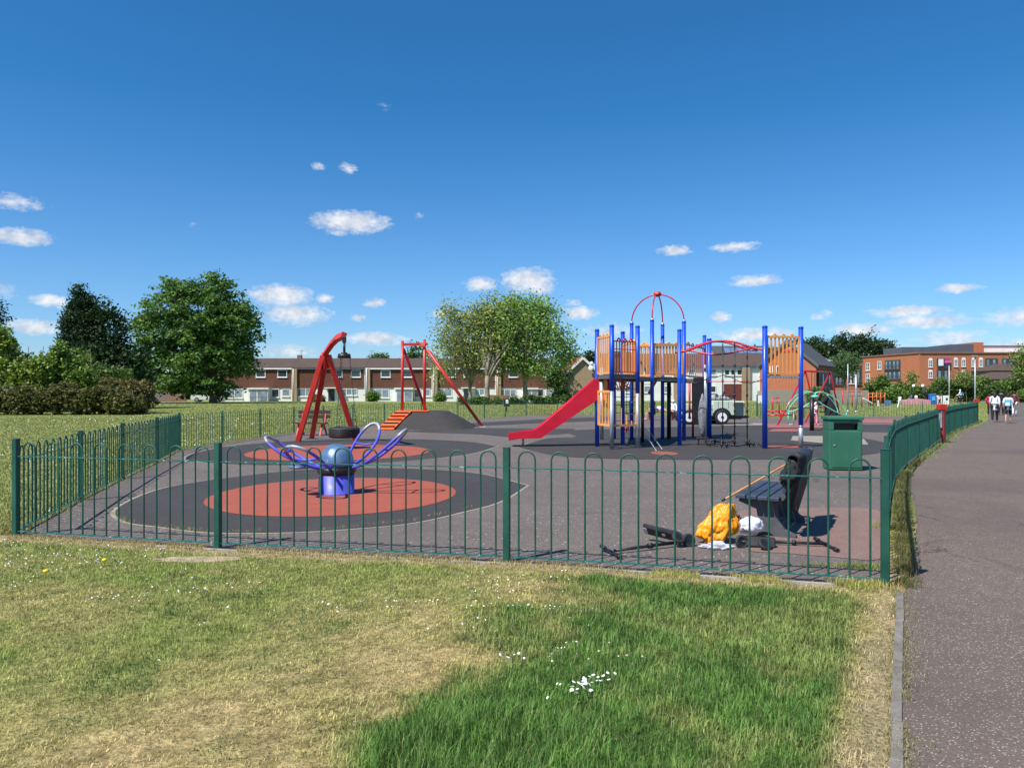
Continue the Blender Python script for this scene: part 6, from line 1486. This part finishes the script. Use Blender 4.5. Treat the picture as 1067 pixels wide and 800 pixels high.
car((X(217, 106), 106, rise(106)), R(8), M['carwhite'], 'white car parked under the big round tree'); car((X(196, 109), 109.5, rise(109)), R(5), M['cargrey'], 'dark car in the shade under the big round tree')
def buggy():
    d = 37.4; O = V(X(752.5, d), d, 0); r = root('utility_trailer', O, 'pale green box bodied trailer with big white hubbed wheels behind the hanging ropes', 'trailer')
    def bb(n_, a, b, mat, par=None, rad=.03):
        return part(n_, MB().rbox(O + V((a[0] + b[0]) / 2, (a[1] + b[1]) / 2, (a[2] + b[2]) / 2), (abs(b[0] - a[0]), abs(b[1] - a[1]), abs(b[2] - a[2])), rad), M[mat], par or r)
    bb('body', (-.45, 0, .45), (.62, 1.5, 1.16), 'sage'); bb('front_body', (-1.62, 0, .42), (-.44, 1.4, 1.0), 'sage')
    bb('tail_box', (.6, .02, .42), (1.12, 1.45, 1.13), 'sage'); bb('tail_panel', (.64, -.03, .42), (1.02, .02, 1.08), 'dkpanel', rad=.008); bb('skirt', (.4, .1, .3), (1.25, 1.3, .43), 'black', rad=.02)
    bb('chassis', (-1.6, .15, .25), (1.0, 1.3, .45), 'black'); bb('tow_bar', (1.1, .6, .32), (1.5, .75, .4), 'black', rad=.01)
    for x in (-.03, -1.58 - .05):
        for y in (-.02, 1.5):
            c = O + V(x, y, .36); w_ = part('wheel', MB().lathe((0, 0, 0), [(.2, -.1), (.3, -.12), (.35, -.09), (.36, 0), (.35, .09), (.3, .12), (.2, .1)], 28), M['tyre'], r, origin=(0, 0, 0))
            w_.data.transform(Matrix.Rotation(R(90), 4, 'X')); w_.location = c; w_.matrix_parent_inverse = WM[r.name].inverted(); WM[w_.name] = Matrix.Translation(c)
            hb = part('wheel_hub', MB().cyl(c + V(0, -.135, 0), c + V(0, .135, 0), .225, n=20), M['hubwhite'], w_); part('hub_cap', MB().cyl(c + V(0, -.155, 0), c + V(0, .155, 0), .07, n=10), M['blackmetal'], w_)
    m = MB()
    for k in range(10):
        a0 = R(180 - k * 20); a1 = R(160 - k * 20)
        if k < 9: m.beam(O + V(-.03 + .43 * math.cos(a0), .0, .36 + .43 * math.sin(a0)), O + V(-.03 + .43 * math.cos(a1), .0, .36 + .43 * math.sin(a1)), .05, .25, (0, 1, 0))
    part('mudguard', m, M['black'], r)
    for x in (.57, 1.06): bb('tail_light', (x - .03, -.05, .92), (x + .03, -.01, 1.04), 'crimson', rad=.005)
    for x in (-.2, .3): bb('panel_seam', (x, -.008, .8), (x + .015, .0, 1.12), 'dkpanel', rad=.002)
    bb('side_stripe', (-1.6, -.01, .72), (-.47, .0, .76), 'dkpanel', rad=.002)
    m = MB()
    for x in (-.3, -.05, .2, .45): m.cyl(O + V(x, .05, 1.14), O + V(x, .05, 1.38), .02, n=6)
    m.cyl(O + V(-.4, .05, 1.38), O + V(.6, .05, 1.38), .02, n=6); part('guard_rail', m, M['blackmetal'], r)
    bb('cargo_sack', (-.42, .3, 1.15), (.5, 1.2, 1.32), 'cgrey', rad=.07)
buggy()
# red bench with two children behind the dome tower
d = 43.5; rb_ = root('red_bench', (X(688, d), d, 0), 'long red plank bench under the domed tower holding white bags', 'bench')
part('seat', MB().rbox((X(689, d), d, .46), (1.75, .38, .06), .015), M['orange_red'], rb_)
for px in (677, 701): part('leg', MB().rbox((X(px, d), d, .22), (.07, .34, .44), .01), M['red'], rb_)
crumple('carrier_bag', (X(688, d), d, .49), (.36, .16, .16), 4.4, M['bag_white'], 'white plastic bags lying on the red bench behind the tower', 'bag', amp=.25, n=16)
# ------------------------------------------------------------------ people
def skin(vs_, es_, rad, sub=1, root_i=0):
    me = bpy.data.meshes.new('sk'); me.from_pydata([tuple(v) for v in vs_], es_, []); o = bpy.data.objects.new('sk', me); col.objects.link(o)
    sk = o.modifiers.new('s', 'SKIN')
    if not me.skin_vertices: me.attributes
    L = me.skin_vertices[0].data
    for i, r_ in enumerate(rad): L[i].radius = (r_, r_) if not isinstance(r_, tuple) else r_; L[i].use_root = (i == root_i)
    sb = o.modifiers.new('u', 'SUBSURF'); sb.levels = sub
    dg = bpy.context.evaluated_depsgraph_get(); dg.update(); out = bpy.data.meshes.new_from_object(o.evaluated_get(dg)); out.materials.clear()
    bpy.data.objects.remove(o); bpy.data.meshes.remove(me)
    for p in out.polygons: p.use_smooth = True
    return out
def person(loc, face, h, label, skinm='skin', top='cwhite', bottom='cblack', shoes='cblack', hair='hair', hairlen=.1, stride=.22, arms=(.1, -.1), sleeves=1.0, shorts=False, dress=None, bag=None, sit=False, group=None, robe=False, lean=0, elbow=.25):
    """face: heading of the body (radians, 0 = +y)."""
    s = h / 1.72; O = V(*loc); M3 = Matrix.Rotation(face, 3, 'Z')
    J = {}
    def j(n, x, y, z): J[n] = V(x, y, z)
    hz = .92 if not sit else .52
    j('pel', 0, 0, hz); j('waist', 0, lean * .12, hz + .14); j('chest', 0, lean * .3, hz + .34); j('neck', 0, lean * .42, hz + .53); j('throat', 0, lean * .45 + .01, hz + .58); j('head', 0, lean * .5 + .02, hz + .66); j('crown', 0, lean * .52 + .01, hz + .745)
    for sd, n in ((-1, 'l'), (1, 'r')):
        st = stride * sd
        j('hip' + n, .095 * sd, 0, hz - .04)
        if sit:
            j('knee' + n, .11 * sd, .42, .49); j('ank' + n, .12 * sd, .44, .09); j('toe' + n, .12 * sd, .58, .03)
        else:
            j('knee' + n, .1 * sd, st * .55 + .02, .49); bk = max(0, -st) * .35; j('ank' + n, .1 * sd, st - .02 - bk * .2, .09 + bk * .4); j('toe' + n, .11 * sd, st + .13, .03 + bk * .1)
        a_ = arms[0 if sd < 0 else 1]
        j('sho' + n, .185 * sd, lean * .4, hz + .49); j('elb' + n, .235 * sd, lean * .4 + a_ * .5 - .02, hz + .22); j('wri' + n, .24 * sd - .03 * sd * elbow, lean * .4 + a_ * 1.1 + elbow * .18, hz - .0 + elbow * .18 + abs(a_) * .12)
        wv = (J['wri' + n] - J['elb' + n]).normalized(); J['pal' + n] = J['wri' + n] + wv * .07
    names = list(J); idx = {n: i for i, n in enumerate(names)}; pos = [O + M3 @ (J[n] * s) for n in names]
    E = [('pel', 'waist'), ('waist', 'chest'), ('chest', 'neck'), ('neck', 'throat'), ('throat', 'head'), ('head', 'crown')]
    for n in 'lr': E += [('pel', 'hip' + n), ('hip' + n, 'knee' + n), ('knee' + n, 'ank' + n), ('ank' + n, 'toe' + n), ('neck', 'sho' + n), ('sho' + n, 'elb' + n), ('elb' + n, 'wri' + n), ('wri' + n, 'pal' + n)]
    rad = dict(pel=.12, waist=.11, chest=.13, neck=.062, throat=.055, head=.092, crown=.072)
    for n in 'lr': rad.update({'hip' + n: .085, 'knee' + n: .058, 'ank' + n: .038, 'toe' + n: .035, 'sho' + n: .056, 'elb' + n: .04, 'wri' + n: .028, 'pal' + n: .034})
    r = root('person', loc, label, 'person', group)
    me = skin(pos, [(idx[a], idx[b]) for a, b in E], [rad[n] * s for n in names])
    # fingers, nose and ears joined into the same mesh
    m = MB(); m.v = [tuple(v.co) for v in me.vertices]; m.f = [tuple(p.vertices) for p in me.polygons]; m.sm = [True] * len(m.f)
    for sd, n in ((-1, 'l'), (1, 'r')):
        wv = (J['pal' + n] - J['wri' + n]).normalized(); sv = V(0, 1, 0) - wv * wv.y; sv.normalize(); iv = V(-sd, 0, 0)
        for k, L_ in enumerate((.07, .08, .075, .055)):
            b = J['pal' + n] + sv * (.026 - .017 * k) + wv * .01; c1 = b + wv * L_ * .6; c2 = c1 + (wv * .7 + iv * .6).normalized() * L_ * .5
            m.tube([O + M3 @ (q * s) for q in (b, c1, c2)], [.0095 * s, .0085 * s, .006 * s], 5)
        b = J['wri' + n] + sv * .022 + wv * .03; m.tube([O + M3 @ (q * s) for q in (b, b + (sv + wv * .8).normalized() * .04, b + (sv * .5 + wv).normalized() * .075)], [.012 * s, .011 * s, .007 * s], 5)
    hd = J['head']; m.tube([O + M3 @ ((hd + V(0, .085, .02)) * s), O + M3 @ ((hd + V(0, .115, -.015)) * s)], [.008 * s, .014 * s], 6)
    for sd in (-1, 1):
        m.ball(O + M3 @ ((hd + V(.088 * sd, -.0, .0)) * s), .024 * s, 6, 5); 
    me2 = m.mesh('person_body'); part('body', me2, M[skinm], r)
    me_ = MB()
    for sd in (-1, 1): me_.ball(O + M3 @ ((hd + V(.034 * sd, .086, .02)) * s), .011 * s, 6, 5)
    me_.ball(O + M3 @ ((hd + V(0, .086, -.045)) * s), (.024 * s, .012 * s, .006 * s), 6, 5); part('face_features', me_, M['hair'], r)
    def garment(nm, keys, ed, radii, mat, sub=1):
        ii_ = {n: k for k, n in enumerate(keys)}; o = skin([O + M3 @ (J[n] * s) if isinstance(n, str) and n in J else None for n in keys], [(ii_[a], ii_[b]) for a, b in ed], [q * s for q in radii], sub); return part(nm, o, M[mat] if isinstance(mat, str) else mat, r)
    if not robe:
        J['hem'] = J['pel'] + V(0, 0, -.06 if not dress else -dress)
        k = ['pel', 'waist', 'chest', 'neck', 'shol', 'shor', 'elbl', 'elbr', 'hem']; ed = [('pel', 'waist'), ('waist', 'chest'), ('chest', 'neck'), ('neck', 'shol'), ('neck', 'shor'), ('shol', 'elbl'), ('shor', 'elbr'), ('pel', 'hem')]; rr_ = [.145, .135, .152, .075, .07, .07, .055, .055, .15 if not dress else .2]
        if sleeves > .9: k += ['wril', 'wrir']; ed += [('elbl', 'wril'), ('elbr', 'wrir')]; rr_ += [.042, .042]
        garment('top', k, ed, rr_, top)
        ek = 'ank' if not shorts else 'knee'
        k = ['pel', 'hipl', 'hipr', 'kneel', 'kneer'] + ([] if shorts else ['ankl', 'ankr']); ed = [('pel', 'hipl'), ('pel', 'hipr'), ('hipl', 'kneel'), ('hipr', 'kneer')] + ([] if shorts else [('kneel', 'ankl'), ('kneer', 'ankr')])
        garment('shorts' if shorts else 'trousers', k, ed, [.135, .105, .105, .078 if not shorts else .095, .078 if not shorts else .095] + ([] if shorts else [.06, .06]), bottom)
    else:
        m = MB(); prof = [(.4, .03), (.37, .35), (.32, .7), (.24, .95), (.25, 1.15), (.23, 1.32), (.15, 1.44), (.135, 1.52), (.15, 1.62), (.135, 1.72), (.06, 1.79), (0, 1.8)]; n_ = 22; vs2 = []
        for pr_, z in prof:
            ly = lean * .5 * max(0, (z - .7)) * 1.1
            for q in range(n_):
                a = 2 * math.pi * q / n_; fold = 1 + .07 * math.sin(a * 7 + z * 2) * (1 if z < 1.3 else .2); vs2.append(O + M3 @ (V(pr_ * math.cos(a) * fold, pr_ * .78 * math.sin(a) * fold + ly, z) * s))
        m.add(vs2, [(i * n_ + q, i * n_ + (q + 1) % n_, (i + 1) * n_ + (q + 1) % n_, (i + 1) * n_ + q) for i in range(len(prof) - 1) for q in range(n_)], True); part('robe', m, M['cblack'], r)
        k = ['shol', 'elbl', 'wril']; garment('sleeve', k, [('shol', 'elbl'), ('elbl', 'wril')], [.09, .09, .08], 'cblack'); k = ['shor', 'elbr', 'wrir']; garment('sleeve', k, [('shor', 'elbr'), ('elbr', 'wrir')], [.09, .09, .08], 'cblack')
    for n in 'lr':
        garment('shoe', ['ank' + n, 'toe' + n], [('ank' + n, 'toe' + n)], [.047, .045], shoes)
    if hair and not robe:
        m = MB(); c = J['head'] + V(0, -.018, .03); m.ball(O + M3 @ (c * s), (.108 * s, .112 * s, .115 * s), 12, 9)
        if hairlen > .12: m.tube([O + M3 @ ((c + V(0, -.06, -.02)) * s), O + M3 @ ((c + V(0, -.1, -hairlen * .5)) * s), O + M3 @ ((c + V(0, -.1, -hairlen)) * s)], [.09 * s, .085 * s, .04 * s], 10)
        part('hair', m, M[hair] if hair != 'hat' else M['cwhite'], r)
    if bag:
        c = O + M3 @ (V(0, -.24, 1.18) * s); part('backpack', MB().rbox(c, (.32 * s, .17 * s, .42 * s), .05, face), M[bag], r); part('pocket', MB().rbox(O + M3 @ (V(0, -.34, 1.1) * s), (.22 * s, .05 * s, .2 * s), .02, face), M['bag_white'], r)
    return r
def gd(px, py, hpx=None): g_ = G(px, py); return (g_.x, g_.y, .008 if g_.y < 58 else rise(g_.y) + .008)
ph = math.atan2(-.6, .8)                          # heading along the path, away from the camera
person(gd(1036.5, 440), ph, 1.58, 'person in long white top and black trousers walking away along the path', top='cwhite', dress=.28, shoes='cwhite', hairlen=.2, stride=.14, arms=(.12, -.1), group='walkers on the path')
person(gd(1050.5, 441), ph, 1.5, 'person in white shirt and black shorts with blue backpack on the path', top='cwhite', shorts=True, bag='ccyan', hair='hair', shoes='cwhite', stride=.2, arms=(-.12, .12), group='walkers on the path', sleeves=.5)
person(gd(1057, 433.5), ph + .1, 1.62, 'person in maroon top and pale trousers at the right of the path group', top='cmaroon', bottom='cwhite', shoes='cwhite', stride=.24, group='walkers on the path')
person(gd(1043, 432.5), ph, 1.7, 'person in black clothes half hidden behind the two white shirted walkers', top='cblack', bottom='cblack', stride=.18, group='walkers on the path')
o = person(gd(1031.5, 433), ph, 1.45, 'person in red top behind the left walker on the path', top='cred', bottom='cblack', stride=.16, group='walkers on the path')
# playground people
person(gd(866, 447.5), R(75), 1.76, 'person in a black hooded robe leaning beside the mint climber', robe=True, lean=.35, arms=(.35, .35), shoes='cblack')
person(gd(849.5, 443.5), R(-75), 1.28, 'small child in white and pink standing by the black pole of the mint climber', top='cwhite', bottom='cpink', shoes='cwhite', stride=.05, hairlen=.15, skinm='skin2')
person((X(680, 43.3), 43.2, .0), R(-80) + math.pi, 1.5, 'dark haired child in black sitting at the left end of the red bench', top='cblack', bottom='cblack', shorts=True, sit=True, shoes='cpink', hairlen=.25, arms=(.2, .2), sleeves=.5)
person((X(701, 43.6), 43.5, .0), R(160), 1.5, 'child in a white hooded top sitting at the right end of the red bench', top='cwhite', bottom='cblack', hair='hat', sit=True, arms=(.2, .2))
person(gd(747, 437.5), R(170), 1.45, 'child in white top behind the pale green trailer, left of the two', top='cwhite', bottom='cblue', stride=.05, arms=(.15, .1), hairlen=.2)
person(gd(754.5, 436.5), R(200), 1.6, 'person in a white top standing behind the pale green trailer in the middle', top='cwhite', bottom='cgrey', stride=.05, arms=(.1, .25))
person(gd(763.5, 436.5), R(150), 1.35, 'child in pale grey top at the right side behind the pale green trailer', top='cgrey', bottom='cblack', stride=.05, arms=(.1, .25), skinm='skin2')
person(gd(965.5, 422), R(20), 1.75, 'adult in dark clothes standing between the globe lamps and white boards', top='cblack', bottom='cblack', stride=.12)
person(gd(1000.5, 421.5), R(60), 1.72, 'adult in white top with a dark blue bag standing beyond the path fence', top='cwhite', bottom='cblack', bag='cblue', hair='hat', stride=.05, arms=(.3, .2))
person(gd(937.5, 426), R(-60), 1.25, 'small child in white running on the grass beyond the back fence', top='cwhite', bottom='cwhite', shoes='cwhite', stride=.3, arms=(.3, -.3))
person(gd(949.5, 421), R(100), 1.1, 'child in dark blue top near the pink ramp, left of the other child', top='cblue', bottom='cblack', stride=.1)
person(gd(954.5, 421.5), R(140), 1.15, 'child in white top in front of the pink ramp', top='cwhite', bottom='cblue', stride=.1)
person(gd(979, 424), R(80), 1.2, 'child in pink top in front of the white boards', top='cpink', bottom='cblack', stride=.12, hairlen=.2)
